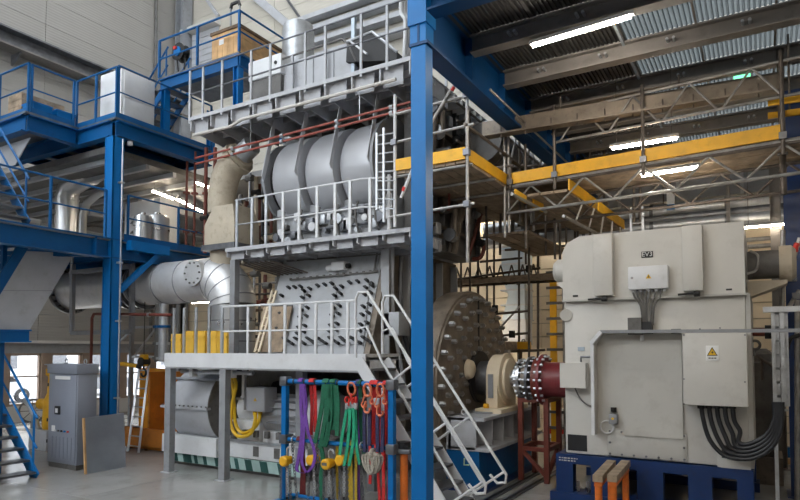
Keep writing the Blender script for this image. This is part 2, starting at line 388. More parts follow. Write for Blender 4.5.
for k in range(9):
    z0 = a.z+(b.z-a.z)*k/9; part('slat', MB().box(a.x, b.x, YB-.09, YB-.04, z0+.01, z0+(b.z-a.z)/9-.01), 'grey_light', dr, smooth=False)
part('hood', MB().box(a.x-.1, b.x+.1, YB-.4, YB-.03, b.z, b.z+.22), 'ledge', dr, smooth=False)

# ---------------------------------------------------------------- roof of the low bay
ce = thing('ceiling', None, None, (0, 12, 7.25), kind='structure')
PY = [5.7+1.375*i for i in range(10)]
def sheet(x0, y0, y1, w=1.0, n=15, z=7.26, d=.035):
    mb = MB(); pr = []
    for k in range(n):
        x = x0+.01+k*(w-.02)/n; q = (w-.02)/n
        pr += [(x, 0), (x+q*.3, 0), (x+q*.42, d), (x+q*.88, d)]
    pr.append((x0+w-.01, 0)); m = len(pr)
    mb.add([(x, y0, z+h) for x, h in pr]+[(x, y1, z+h) for x, h in pr], [(i, i+1, m+i+1, m+i) for i in range(m-1)])
    return mb
src = {}
for j in range(9):
    for i in range(8):
        x0 = -3.75+i; tr = i >= 2 and j >= 2
        nm, m = ('skylight_sheet', 'skylight') if tr else ('deck_sheet', 'deck_dark')
        if nm not in src: src[nm] = (part(nm, sheet(x0, PY[j]+.004, PY[j]+1.371), m, ce, smooth=False), x0, PY[j])
        else:
            s_, sx, sy = src[nm]; again(s_, ce, (x0-sx, PY[j]-sy, 0))
part('blue_edge', MB().box(-1.79, -1.75, PY[2], YB, 7.2, 7.26), 'duct_blue', ce, smooth=False)
for i in range(3): part('sheet_joint', MB().box(-3.775+i, -3.72+i, PY[0], YB, 7.238, 7.26), 'deck_dark', ce, smooth=False)
for i in range(6): part('sheet_joint', MB().box(-1.765+i, -1.735+i, PY[2], YB, 7.235, 7.26), 'beam_grey', ce, smooth=False)
part('near_deck', MB().box(-3.75, 4.6, -6, PY[0], 7.26, 7.3), 'deck_dark', ce, smooth=False)
hr_ = thing('ceiling_high', None, None, (-13, 6, 20.6), kind='structure')
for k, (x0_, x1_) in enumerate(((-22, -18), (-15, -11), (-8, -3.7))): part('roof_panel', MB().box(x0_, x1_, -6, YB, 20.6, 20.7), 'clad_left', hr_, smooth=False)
for k, (x0_, x1_) in enumerate(((-18, -15), (-11, -8))):  # unseen roof strips, glazed to let added daylight into the hall
    for j in range(6): part('added_roof_pane', MB().box(x0_, x1_, -6+j*4.03, -6+j*4.03+3.95, 20.64, 20.66), 'glass', hr_, smooth=False)
wu = thing('wall_light_block', None, None, (-3.7, 6, 7.3), kind='structure')  # unseen wall added to keep light out from the right
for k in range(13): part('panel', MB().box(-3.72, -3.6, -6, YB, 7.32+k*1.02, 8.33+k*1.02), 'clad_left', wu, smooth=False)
lab = ['nearest', 'second', 'third', 'fourth', 'fifth', 'sixth', 'seventh', 'eighth']
for k in range(2, 10):
    y = PY[k]; q = thing('roof_purlin', 'grey steel roof purlin under the low ceiling, %s from the front' % lab[k-2], 'beam', (0, y, 6.97), 'purlins under the low roof')
    part('beam', MB().ibeam((-3.72, y, 7.1), (4.6, y, 7.1), .20, .27, .025, .015), 'beam_grey', q, smooth=False)
    b0 = None
    for i in range(8):
        x = -3.1+i*.98
        for dx in (0, .09):
            if b0 is None: b0 = part('bolt', MB().cyl((x, y-.13, 7.10), (x, y-.008, 7.10), .022, n=8), 'galv', q)
            else: again(b0, q, (i*.98+dx, 0, 0))
bb = thing('roof_girder', 'deep blue girder running back from the central column under the roof', 'beam', (-3.85, 12, 6.5))
part('beam', MB().ibeam((-3.85, 6.98, 6.9), (-3.85, YB, 6.9), .28, .76, .04, .03), 'girder_blue', bb, smooth=False)
for k in range(8): part('stiffener', MB().box(-3.98, -3.72, PY[k+2]-.012, PY[k+2]+.012, 6.56, 7.24), 'girder_blue', bb, smooth=False)
part('conduit', MB().cyl((-3.66, 9.0, 6.62), (-3.66, 16, 6.62), .02, n=6), 'tube', bb)
single('front_beam', MB().ibeam((-3.72, 7.1, 7.11), (4.6, 7.1, 7.11), .26, .32, .03, .02), 'girder_blue', 'dark blue steel beam crossing the frame top from the central column', 'beam')
# central blue column
cc = thing('steel_column', 'bright blue steel column standing full height in the middle', 'column', (-3.86, 7.1, 0))
part('shaft', MB().box(-3.97, -3.75, 7.0, 7.2, .02, 6.52), 'blue_bright', cc, smooth=False)
part('head', MB().box(-4.0, -3.72, 6.96, 7.24, 6.8, 7.3), 'blue_bright', cc, smooth=False)
part('neck', MB().box(-3.98, -3.74, 6.99, 7.21, 6.52, 6.8), 'blue_bright', cc, smooth=False)
part('base_plate', MB().box(-4.1, -3.62, 6.87, 7.33, 0, .03), 'blue_bright', cc, smooth=False)

# strip lights
def strip(p, q, label, name='strip_light', r=.05, m='lamp', hang=None):
    p, q = V(p), V(q); c = (p+q)/2; t = thing(name, label, 'lamp', c)
    part('housing', MB().bar(p+V(0, 0, .05), q+V(0, 0, .05), .08, .05, (0, 0, 1)), 'grey', t, smooth=False)
    n = max(1, round((q-p).length/1.5))
    for i in range(n): part('tube', MB().cyl(p.lerp(q, (i+.03)/n), p.lerp(q, (i+.97)/n), r*.42, n=10), m, t)
    if hang:
        for f_ in (.1, .9):
            a = p.lerp(q, f_); part('hanger', MB().cyl(a+V(0, 0, .06), V(a.x, a.y, hang), .006, n=5), 'tube_dark', t)
    return t
strip(on_z(530, 47, 6.86), on_z(634, 16, 6.86), 'long lit strip light under the front roof purlin', hang=6.98)
strip(on_z(610, 149, 6.0), on_z(679, 138, 6.0), 'lit strip light behind the yellow scaffold board', hang=7.24)
strip(on_z(640, 176, 5.42), on_z(700, 167, 5.42), 'lit strip light hanging below the scaffold bridge deck', hang=5.6)
a = on_y(743, 228, 15); strip(a, a+V(1.0, 0, 0), 'small strip light above the right end of white machine', m='lamp_far', hang=7.24)
for i, y in enumerate((-3.5, .5, 4.2)):
    for x in (-2.4, 1.0):
        strip((x-.8, y, 6.9), (x+.8, y, 6.9), 'unseen added strip light on the low roof nearer than the front beam, row %s' % ['one', 'two', 'three'][i]+(' left' if x < 0 else ' right'), hang=7.26)  # unseen fixtures added to light the generator from the near side
wf = thing('wall_front', None, None, (-9, -6, 0), kind='structure')  # unseen wall; lower part cuts frontal light, high panes added for daylight
for k in range(8): part('panel', MB().box(XW, 4.75, -6.12, -6.0, k*1.0+.005, k*1.0+.995), 'clad_left', wf, smooth=False)
for k in range(7): part('mullion', MB().box(XW+k*3.03-.06, XW+k*3.03+.06, -6.1, -6.0, 8.0, 20.6), 'grey', wf, smooth=False)
for k in range(6): part('pane', MB().box(XW+k*3.03+.06, XW+k*3.03+2.97, -6.06, -6.05, 8.0, 20.6), 'glass', wf, smooth=False)
single('wall_side', MB().box(4.6, 4.75, -6, 7.2, 0, 7.3), 'clad_back', None, None, kind='structure')
# ================================================================ BLUE STEELWORK ON THE LEFT
XP, YP = -12.5, 8.5                       # the blue column
c = thing('steel_column', 'blue steel column carrying the platforms on the left', 'column', (XP, YP, 0))
part('shaft', MB().ibeam((XP, YP, .02), (XP, YP, 7.25), .28, .28, .03, .02, (1, 0, 0)).box(XP-.14, XP+.14, YP-.13, YP-.10, .02, 7.25).box(XP+.10, XP+.13, YP-.13, YP+.13, .02, 7.25), 'blue_bright', c, smooth=False)
part('base_plate', MB().box(XP-.22, XP+.22, YP-.22, YP+.22, 0, .025), 'blue_bright', c, smooth=False)
part('conduit', MB().cyl((XP+.22, YP+.05, .5), (XP+.22, YP+.05, 7.2), .018, n=8), 'galv', c)
for z in (1.4, 3.1, 4.4, 6.2): part('clip', MB().box(XP+.14, XP+.25, YP+.0, YP+.1, z, z+.04), 'galv', c, smooth=False)

def deck(root, x0, x1, y0, y1, z, m='grey', t=.05): return part('deck_plate', MB().box(x0, x1, y0, y1, z-t, z), m, root, smooth=False)
# --- middle platform
ZM = 4.95
m = thing('mezzanine_platform', 'blue middle platform with railing behind the left column', 'platform', (XP, 9, ZM))
part('edge_beam', MB().ibeam((XP+.02, 4.4, ZM-.22), (XP+.02, 11.6, ZM-.22), .26, .44, .03, .02), 'blue', m, smooth=False)
part('edge_beam', MB().ibeam((XP-4.5, 4.4, ZM-.22), (XP-4.5, 11.6, ZM-.22), .26, .44, .03, .02), 'blue', m, smooth=False)
part('end_beam', MB().ibeam((XP-4.5, 11.6, ZM-.22), (XP+.02, 11.6, ZM-.22), .2, .36, .03, .02), 'blue', m, smooth=False)
for k in range(7): part('joist', MB().ibeam((XP-4.4, 5+k*1.05, ZM-.17), (XP-.1, 5+k*1.05, ZM-.17), .1, .22, .015, .01), 'blue', m, smooth=False)
deck(m, XP-4.6, XP+.12, 4.4, 11.65, ZM)
part('stiffener', MB().box(XP-.1, XP+.15, YP-.5, YP-.47, ZM-.42, ZM-.02), 'blue', m, smooth=False)
part('toe_board', MB().box(XP+.10, XP+.115, 8.7, 11.6, ZM, ZM+.15), 'blue', m, smooth=False)
railing(m, [(XP+.1, 4.6), (XP+.1, 8.25)], ZM, 1.05, 'blue', 1.2)
railing(m, [(XP+.1, 8.8), (XP+.1, 11.6)], ZM, 1.05, 'blue', 1.4)
part('box_edge', MB().box(XP+.13, XP+.3, 8.75, 9.8, ZM-.22, ZM+.0), 'blue_bright', m, smooth=False)
part('knee_brace', MB().bar(on_x(119, 291, XP+.1), on_x(163, 249, XP+.1), .12, .12), 'blue_bright', m, smooth=False)
part('leg', MB().ibeam((XP-4.5, 11.4, 0), (XP-4.5, 11.4, ZM-.44), .2, .2, .02, .015, (1, 0, 0)), 'blue', m, smooth=False)
part('leg', MB().ibeam((XP-4.5, 5.2, 0), (XP-4.5, 5.2, ZM-.44), .2, .2, .02, .015, (1, 0, 0)), 'blue', m, smooth=False)
for a, b in (((XP-.1, 8.0), (XP-1.5, 6.8)), ((XP-.1, 9.0), (XP-1.6, 10.4))): part('knee_brace', MB().bar((a[0], a[1], ZM-.4), (b[0], b[1], ZM-.42), .09), 'blue', m, smooth=False)

# --- upper platform, L-shaped
ZU = 7.7
u_ = thing('upper_platform', 'blue L-shaped upper platform with railing above the left column', 'platform', (XP, 9, ZU))
deck(u_, -17.2, XP+.12, 8.42, 11.2, ZU, 'steel_dark'); deck(u_, -17.2, -13.75, 7.2, 8.42, ZU, 'steel_dark')
B = lambda p, q, w=.2, h=.36: part('beam', MB().ibeam(p, q, w, h, .025, .018), 'blue', u_, smooth=False)
zb = ZU-.23
B((XP+.02, 8.5, zb), (XP+.02, 11.2, zb), .26); B((-17.1, 8.5, zb), (XP-.1, 8.5, zb)); B((-13.85, 7.3, zb), (-13.85, 8.4, zb)); B((-17.1, 7.3, zb), (-13.9, 7.3, zb)); B((-17.1, 11.1, zb), (XP-.1, 11.1, zb))
for k in range(4): B((-16.4+k*.95, 8.6, zb-.02), (-16.4+k*.95, 11.0, zb-.02), .1, .2)
railing(u_, [(-16.9, 7.28), (-15.2, 7.28)], ZU, 1.1, 'blue', 1.0)
railing(u_, [(-15.0, 7.28), (-13.8, 7.28)], ZU, 1.1, 'blue', 1.3, toe=.12)
railing(u_, [(-13.78, 7.34), (-13.78, 8.3)], ZU, 1.08, 'blue', 1.1, toe=.12)
railing(u_, [(-13.9, 8.45), (XP+.1, 8.45)], ZU, 1.15, 'blue', .75, toe=.12)
railing(u_, [(XP+.1, 8.5), (XP+.1, 11.2)], ZU, 1.2, 'blue', 2.2, toe=.12)
part('under_sheet', MB().prism([(-17.0, 7.5, 7.25), (-14.1, 7.5, 7.25), (-14.7, 7.5, 6.72), (-17.0, 7.5, 6.72)], (0, .02, 0)), 'grey_light', u_, smooth=False)
part('lamp', MB().cyl((XP+.05, 8.85, ZU-.52), (XP+.05, 8.85, ZU-.43), .06, n=12), 'white', u_)
part('exit_sign', MB().box(XP-.17, XP-.15, YP-.05, YP+.12, 6.78, 6.98), 'exit_green', u_, smooth=False)

# --- white cabinet on the upper platform, with things beside it
a, b = on_x(121, 104, XP-.15), on_x(152, 64, XP-.15)
wc = thing('control_cabinet', 'white sheet-metal cabinet on the upper blue platform', 'cabinet', ((XP-.5), (a.y+b.y)/2, ZU))
part('body', MB().rbox(XP-.95, XP-.15, a.y, b.y+.1, ZU+.08, 9.0, .02), 'white', wc)
part('door', MB().rbox(XP-.15, XP-.125, a.y+.06, b.y+.04, ZU+.18, 8.32, .008), 'white', wc)
part('door', MB().rbox(XP-.15, XP-.125, a.y+.06, b.y+.04, 8.36, 8.93, .008), 'white', wc)
part('plinth', MB().box(XP-.9, XP-.2, a.y+.05, b.y+.05, ZU, ZU+.08), 'black', wc, smooth=False)
cr = thing('tool_crate', 'open brown wooden box on the upper platform behind railing', 'crate', (-14.6, 7.9, ZU))
for k in range(4): part('plank', MB().box(-14.9, -14.36, 7.42, 7.45, ZU+.02+k*.15, ZU+.165+k*.15), 'plank', cr, smooth=False)
for k in range(4): part('plank', MB().box(-14.36, -14.33, 7.42, 8.4, ZU+.02+k*.15, ZU+.165+k*.15), 'plank', cr, smooth=False)
for (x, y) in ((-14.86, 7.47), (-14.4, 7.47), (-14.4, 8.35)): part('corner_post', MB().box(x-.03, x+.03, y-.02, y+.03, ZU, ZU+.5), 'wood_dark', cr, smooth=False)
for i, (x, ty, l) in enumerate(((-14.05, 7.62, 'left'), (-14.05, 8.16, 'right'))):
    bt = thing('blue_tub', 'bright blue plastic tub before the brown box, %s of two' % l, 'tub', (x, ty, ZU), 'blue tubs on the upper platform')
    part('body', MB().add([(x-.18, ty-.18, ZU), (x+.18, ty-.18, ZU), (x+.18, ty+.18, ZU), (x-.18, ty+.18, ZU), (x-.22, ty-.22, ZU+.28), (x+.22, ty-.22, ZU+.28), (x+.22, ty+.22, ZU+.28), (x-.22, ty+.22, ZU+.28)], [(3,2,1,0),(0,1,5,4),(1,2,6,5),(2,3,7,6),(3,0,4,7),(4,5,6,7)]), 'blue_bright', bt, smooth=False)
    part('rim', MB().box(x-.23, x+.23, ty-.23, ty+.23, ZU+.27, ZU+.3), 'blue_bright', bt, smooth=False)
# stair flights: a generic straight flight
def flight(name, label, lo, hi, y0, y1, n, m, tm, rails=(), sw=.24, rail_h=.95, knee=True, along='x'):
    """flight from lo=(x,z) to hi=(x,z) between y0 and y1; rails: sides that carry a handrail"""
    T = (lambda x, y, z: V(x, y, z)) if along == 'x' else (lambda x, y, z: V(y, x, z))
    r = thing(name, label, 'stairs', T((lo[0]+hi[0])/2, (y0+y1)/2, min(lo[1], hi[1])))
    d = V(hi[0]-lo[0], 0, hi[1]-lo[1])
    for y in (y0, y1): part('stringer', MB().bar(T(lo[0], y, lo[1]), T(hi[0], y, hi[1]), .03, sw, (0, 0, 1)), m, r, smooth=False)
    src_ = None; st = d/n; td = min(.3, abs(st.x)*1.1+.05)
    for k in range(n):
        p = V(lo[0], 0, lo[1])+st*(k+.5)
        if src_ is None:
            a, b = T(p.x-td/2, y0+.02, p.z-.02), T(p.x+td/2, y1-.02, p.z+.02)
            src_ = part('tread', MB().box(min(a.x, b.x), max(a.x, b.x), min(a.y, b.y), max(a.y, b.y), a.z, b.z), tm, r, smooth=False)
        else: again(src_, r, T(st.x*k, 0, st.z*k))
    for y in rails:
        U = V(0, 0, rail_h); A, Bq = T(lo[0], y, lo[1]), T(hi[0], y, hi[1])
        part('handrail', MB().tube([A+U, Bq+U], .024, 8), m, r)
        if knee: part('knee_rail', MB().tube([A+U*.5, Bq+U*.5], .02, 8), m, r)
        for f_ in (.04, .5, .96): q = A.lerp(Bq, f_); part('post', MB().cyl(q, q+U, .022, n=8), m, r)
    return r
# flight from the upper platform to the crate platform
flight('steel_stair', 'short blue stair rising to the crate platform', (-14.6, 7.72), (-12.95, 9.28), 10.25, 10.95, 7, 'blue', 'steel_dark', (10.25, 10.95), .18)
# stair at the bottom left, coming down towards the cabinet along the left wall
e = on_z(36, 478, 0); sx = e.x
flight('steel_stair', 'blue stair with dark treads at the lower left edge', (e.x, .0), (e.x-2.9, 2.75), e.y-1.15, e.y, 13, 'blue_bright', 'steel_dark', (e.y,), .26, 1.15, True)
# flight between middle and upper platform at left edge: sloping blue rails and sheet-clad soffit
q = on_y(28, 224, 6.6)
flight('steel_stair', 'blue stair between the two platforms at the left edge', (q.x, ZM), (q.x-2.6, ZM+2.75), 5.6, 6.6, 12, 'blue', 'steel_dark', (6.6,), .2, .9, True)
# clad soffit panel under the middle platform
r = thing('clad_stair_soffit', 'sloping light-grey sheet under a stair below the middle platform', 'panel', (XP-.9, 6.4, 2.6))
P = [on_x(25, 251, XP-.6), on_x(75, 253, XP-.6), on_x(29, 331, XP-.6), on_x(-25, 333, XP-.6)]
part('sheet', MB().prism(P, (-.03, 0, 0)), 'grey_light', r, smooth=False)
mid = [P[0].lerp(P[3], .5)+V(.006, 0, 0), P[1].lerp(P[2], .5)+V(.006, 0, 0)]
part('seam', MB().bar(mid[0], mid[1], .006, .012), 'grey', r, smooth=False)
part('stringer', MB().bar(P[0]+V(.02, -.05, .1), P[3]+V(.02, -.05, .1), .05, .2), 'blue', r, smooth=False)
part('landing_beam', MB().ibeam(on_x(-30, 336, XP-.6), on_x(29, 336, XP-.6), .2, .26, .03, .02), 'blue_bright', r, smooth=False)
part('leg', MB().bar(on_x(8, 300, XP-.6)+V(-.2, 0, 1.2), V(XP-.8, on_x(8, 300, XP-.6).y, 0), .08, .08, (1, 0, 0)), 'blue', r, smooth=False)

# --- crate platform
ZK, YK = 9.28, 9.95
xr = on_y(239, 54, YK).x
k_ = thing('crate_platform', 'small high blue platform carrying the wooden crate', 'platform', (xr-1.3, 10.8, ZK))
deck(k_, xr-2.75, xr, YK, 11.6, ZK, 'steel_dark')
part('beam', MB().ibeam((xr-2.75, YK+.05, ZK-.19), (xr, YK+.05, ZK-.19), .14, .28, .02, .015), 'blue', k_, smooth=False)
part('beam', MB().ibeam((xr-.05, YK, ZK-.19), (xr-.05, 11.6, ZK-.19), .14, .28, .02, .015), 'blue', k_, smooth=False)
for x in (xr-.1, xr-2.6):
    for y in (YK+.08, 11.5): part('leg', MB().ibeam((x, y, 7.64), (x, y, ZK-.33), .16, .16, .02, .015, (1, 0, 0)), 'blue_bright', k_, smooth=False)
railing(k_, [(xr-2.75, YK), (xr, YK), (xr, 11.6)], ZK, .95, 'blue', 1.3, .025)
wcr = thing('wooden_crate', 'pale plank crate with dark lid on the high blue platform', 'crate', (xr-.75, 10.7, ZK))
x0, x1, y0, y1 = xr-1.02, xr-.12, YK+.12, 11.5
for k in range(5):
    w = (x1-x0)/5; part('plank', MB().box(x0+k*w+.004, x0+(k+1)*w-.004, y0, y0+.03, ZK, ZK+.66), 'wood', wcr, smooth=False)
for k in range(3): part('plank', MB().box(x1-.03, x1, y0+.03, y1, ZK+k*.22+.004, ZK+k*.22+.216), 'wood', wcr, smooth=False)
part('plank', MB().box(x0, x0+.03, y0+.03, y1, ZK, ZK+.66), 'wood', wcr, smooth=False); part('plank', MB().box(x0, x1, y1-.03, y1, ZK, ZK+.66), 'wood', wcr, smooth=False)
part('lid', MB().box(x0-.03, x1+.03, y0-.03, y1+.03, ZK+.66, ZK+.73), 'wood_dark', wcr, smooth=False)
part('paper_label', MB().box(x0+.25, x0+.4, y0-.006, y0, ZK+.38, ZK+.5), 'sign_white', wcr, smooth=False)
hc = thing('hand_truck', 'upright hand truck with black handle beside the wooden crate', 'trolley', (x0+.1, y0+.5, ZK))
hz = ZK+.73
part('frame', MB().tube([(x0+.25, y0+.35, hz), (x0+.25, y0+.35, hz+.7), (x0+.28, y0+.35, hz+.8), (x0+.52, y0+.35, hz+.8), (x0+.55, y0+.35, hz+.7), (x0+.55, y0+.35, hz)], .022, 8), 'grey', hc)
part('handle', MB().tube([(x0+.25, y0+.35, hz+.71), (x0+.28, y0+.35, hz+.81), (x0+.52, y0+.35, hz+.81), (x0+.55, y0+.35, hz+.71)], .04, 8), 'black', hc)
part('cross_bar', MB().cyl((x0+.25, y0+.35, hz+.15), (x0+.55, y0+.35, hz+.15), .018, n=8), 'pipe_red', hc)
wd = on_y(181, 53, YK+.2); er = thing('cable_reel', 'blue and red cable reel hanging on the high platform railing', 'reel', wd-V(0, 0, .3))
part('drum', MB().lathe(wd, (0, 1, 0), [(-.1, .22), (-.08, .22), (-.08, .1), (.08, .1), (.08, .22), (.1, .22)], 20), 'black', er)
part('cover', MB().cyl(wd+V(0, -.13, 0), wd+V(0, -.1, 0), .12, n=12), 'blue_bright', er)
part('plug', MB().cbox(wd+V(-.05, -.14, .08), .1, .06, .07), 'red', er)
part('cable', MB().tube(smooth_path([wd+V(-.15, 0, -.1), wd+V(-.05, -.02, -.5), wd+V(.1, 0, -.62), wd+V(.16, 0, -.1)]), .02, 6), 'black', er)

# --- equipment standing on the middle platform
def duct(pts, r, mt, label, name='air_duct', cat='duct', rings=()):
    P = [V(p) for p in pts]; t = thing(name, label, cat, P[0]); part('pipe', MB().tube(P, r, 20), mt, t)
    for i in rings: part('band', MB().cyl(P[i]-(P[i+1]-P[i]).normalized()*.03, P[i]+(P[i+1]-P[i]).normalized()*.03, r*1.06, n=20), mt, t)
    return t
Q = lambda u, v, y=9.9: on_y(u, v, y)
duct([V(Q(67, 190).x, 9.9, ZM), Q(67, 198), Q(70, 186), Q(90, 174), Q(114, 160)], .3, 'sheet_metal', 'polished silver duct bending up and right behind the blue railing', rings=(1, 3))
duct([V(Q(83, 200, 10.6).x, 10.6, ZM), Q(83, 215, 10.6), Q(87, 203, 10.6), Q(98, 194, 10.6), Q(118, 184, 10.6)], .11, 'sheet_metal', 'thin silver pipe bending beside the polished duct')
ah = thing('air_handler', 'white louvred air unit behind the platform railing', 'air unit', (-15, 11.0, ZM))
a, b = on_y(124, 236, 10.9), on_y(160, 197, 10.9)
part('casing', MB().rbox(a.x, b.x, 10.9, 11.55, ZM, b.z, .02), 'white', ah)
for k in range(9): part('louvre', MB().prism([(a.x+.35, 10.9, ZM+.1+k*.14), (a.x+.35, 10.84, ZM+.06+k*.14), (a.x+.35, 10.84, ZM+.09+k*.14), (a.x+.35, 10.9, ZM+.16+k*.14)], (b.x-a.x-.4, 0, 0)), 'steel_dark' if k % 2 else 'white', ah, smooth=False)
for i, (u0, u1, l) in enumerate(((137, 149, 'brighter left'), (149, 165, 'darker right'))):
    a, b = on_y(u0, 240, 9.6+.5*i), on_y(u1, 214, 9.6+.5*i); rr = (b.x-a.x)/2; cx = (a.x+b.x)/2
    ct = thing('silver_tank', '%s of two silver cylinder tanks behind blue railing' % l, 'tank', (cx, 9.6+.5*i, ZM), 'silver tanks')
    part('shell', MB().lathe((cx, 9.6+.5*i, ZM), (0, 0, 1), [(0, rr), (b.z-ZM-.08, rr), (b.z-ZM-.02, rr*.9), (b.z-ZM, rr*.6)], 24), 'sheet_metal', ct)
    part('band', MB().lathe((cx, 9.6+.5*i, ZM), (0, 0, 1), [(.5, rr*1.03), (.56, rr*1.03)], 24), 'steel', ct)
    part('cap', MB().cyl((cx, 9.6+.5*i, b.z), (cx, 9.6+.5*i, b.z+.06), rr*.3, n=12), 'steel', ct)
for i, (u, l) in enumerate(((186, 'first'), (194, 'second'), (205, 'third'), (214, 'rightmost'))):
    y = 10.6+.15*i; p = on_y(u, 240, y); q = on_y(u, 148+4*(i < 2), y); rp = thing('riser_pipe', 'red-brown vertical pipe left of the beige exhaust, %s of four' % l, 'pipe', V(p.x, y, ZM), 'red-brown riser pipes')
    part('pipe', MB().cyl((p.x, y, ZM), (p.x, y, q.z), .032+.016*(i > 1), n=10), 'brown_red', rp)
    for z in (ZM+.5, ZM+1.5): part('flange', MB().cyl((p.x, y, z), (p.x, y, z+.05), .09, n=12), 'brown_red', rp)
    if i > 1: part('valve', MB().cyl((p.x-.14, y, ZM+.9), (p.x+.14, y, ZM+.9), .07, n=10), 'black', rp)
for i, (u, y, l) in enumerate(((134, 13, 'left'), (163, 13.4, 'middle'), (175, 13.2, 'right'))):
    p = on_y(u, 235, y); q = on_y(u, 150, y)
    vp = thing('grey_riser', 'dark grey vertical pipe before the lit back wall, %s of three' % l, 'pipe', V(p.x, y, 4.6)); part('pipe', MB().cyl((p.x, y, 4.6), (p.x, y, 7.05), .09, n=10), 'engine_dark', vp)
    for k in range(4): part('flange', MB().cyl((p.x, y, 4.7+k*.6), (p.x, y, 4.77+k*.6), .15, n=10), 'engine_dark', vp)
p, q = on_y(128, 218, 12.8), on_y(182, 196, 12.8); pr = thing('overhead_pipe', 'dark horizontal pipe crossing before the lit back wall', 'pipe', (p+q)/2)
part('pipe', MB().tube([p+V(-2.5, 0, 0), p, q, q+V(1.5, 0, 0)], .07, 10), 'engine_dark', pr)
p, q = on_y(140, 190, 11.5), on_y(196, 164, 11.5)
pr = thing('overhead_pipe', 'red-brown pipe rising under the upper platform', 'pipe', (p+q)/2); part('pipe', MB().cyl(p, q, .06, n=10), 'brown_red', pr); part('flange', MB().cyl(p.lerp(q, .45), p.lerp(q, .48), .11, n=12), 'brown_red', pr); part('hanger', MB().cyl(p.lerp(q, .6), V(p.lerp(q, .6).x, 11.5, 7.7), .012, n=6), 'tube_dark', pr)
# ceiling slab and lights deep behind (the annex under the upper level)
for i, (a, b, y, l) in enumerate((((152, 191), (174, 199), 16.5, 'left'), ((176, 199), (205, 213), 15.5, 'lower'), ((194, 182), (222, 192), 15, 'right'))):
    strip(on_z(*a, 6.8), on_z(*b, 6.8), 'bright strip light deep behind the riser pipes, %s one' % l, r=.07, m='lamp_far', hang=7.05)
p = on_y(191, 303, 14); strip(p, p+V(.9, 0, 0), 'small lit strip light below the big silver pipe', m='lamp_far')
an = thing('annex_ceiling', 'grey ceiling slab with ribs deep behind the upper platform', 'ceiling slab', (-15, 14.5, 7.0))
part('slab', MB().box(-21.8, -9.2, 11.9, 18.1, 7.05, 7.2), 'grey', an, smooth=False); part('slab', MB().box(-21.8, -13.0, 8.65, 11.9, 7.05, 7.2), 'engine_dark', an, smooth=False)  # nearer dark slab added to shade the left wall below
for k in range(4): part('rib', MB().box(-21.5, -13.0, 8.9+k*.8, 9.0+k*.8, 6.93, 7.05), 'grey_light', an, smooth=False)
for k in range(5): part('rib', MB().box(-21.5+k*2.6, -21.3+k*2.6, 11.9, 18.1, 6.85, 7.05), 'grey_light', an, smooth=False)
for x in (-21.4, -9.4): part('column', MB().box(x-.1, x+.1, 17.7, 17.9, 0, 6.85), 'grey', an, smooth=False)
# ================================================================ THE ENGINE
# --- lower walkway with legs, railing and white fascia
YF, ZL = 8.4, 2.36
xa, xm, xb = on_y(165, 360, YF).x, on_y(203, 360, YF).x, on_y(366, 360, YF).x
lw = thing('lower_walkway', 'light grey walkway on square legs along the engine front', 'walkway', ((xa+xb)/2, YF+.5, 0))
part('deck_plate', MB().box(xa, xb, YF, YF+1.05, ZL-.04, ZL), 'grey_light', lw, smooth=False)
part('fascia', MB().box(xa, xb, YF-.015, YF, ZL-.22, ZL+.06), 'white', lw, smooth=False)
part('fascia', MB().box(xb-.015, xb, YF, YF+1.05, ZL-.22, ZL+.06), 'white', lw, smooth=False)
part('edge_beam', MB().bar((xa, YF+.06, ZL-.15), (xb, YF+.06, ZL-.15), .1, .2, (0, 0, 1)), 'grey_light', lw, smooth=False)
part('edge_beam', MB().bar((xa, YF+1.0, ZL-.15), (xb, YF+1.0, ZL-.15), .1, .2, (0, 0, 1)), 'grey', lw, smooth=False)
for u in (165, 220): x = on_y(u, 470, YF).x; part('leg', MB().box(x-.07, x+.09, YF+.02, YF+.16, .015, ZL-.05), 'grey', lw, smooth=False); part('foot_plate', MB().box(x-.12, x+.14, YF-.03, YF+.21, 0, .015), 'grey_light', lw, smooth=False)
for x in (xb-.4, xa+2.9): part('leg', MB().box(x-.08, x+.08, YF+.75, YF+.9, 0, ZL-.05), 'grey', lw, smooth=False)
zt = on_y(280, 304, YF).z
for i, u in enumerate((173, 183, 195, 208, 221, 247, 269, 284, 299, 315, 331, 347)):
    x = on_y(u, 350, YF).x; top = zt if i > 4 else zt+.02
    part('post', MB().bar((x, YF+.02, ZL), (x, YF+.02, top), .05 if i > 4 else .06, .03, (0, 1, 0)), 'white' if i > 4 else 'galv', lw, smooth=False)
x0 = on_y(222, 300, YF).x
part('top_rail', MB().cyl((x0, YF+.02, zt), (xb-.2, YF+.02, zt), .02, n=8), 'white', lw)
part('middle_rail', MB().cyl((x0, YF+.02, (zt+ZL)/2), (xb-.2, YF+.02, (zt+ZL)/2), .016, n=8), 'white', lw)
part('under_pipe', MB().cyl((xa+.2, YF+.25, ZL-.32), (xa+2.2, YF+.25, ZL-.32), .04, n=10), 'galv', lw)
for f_ in (.5, 1.6): part('hanger', MB().box(xa+f_, xa+f_+.1, YF+.18, YF+.32, ZL-.42, ZL-.05), 'white', lw, smooth=False)
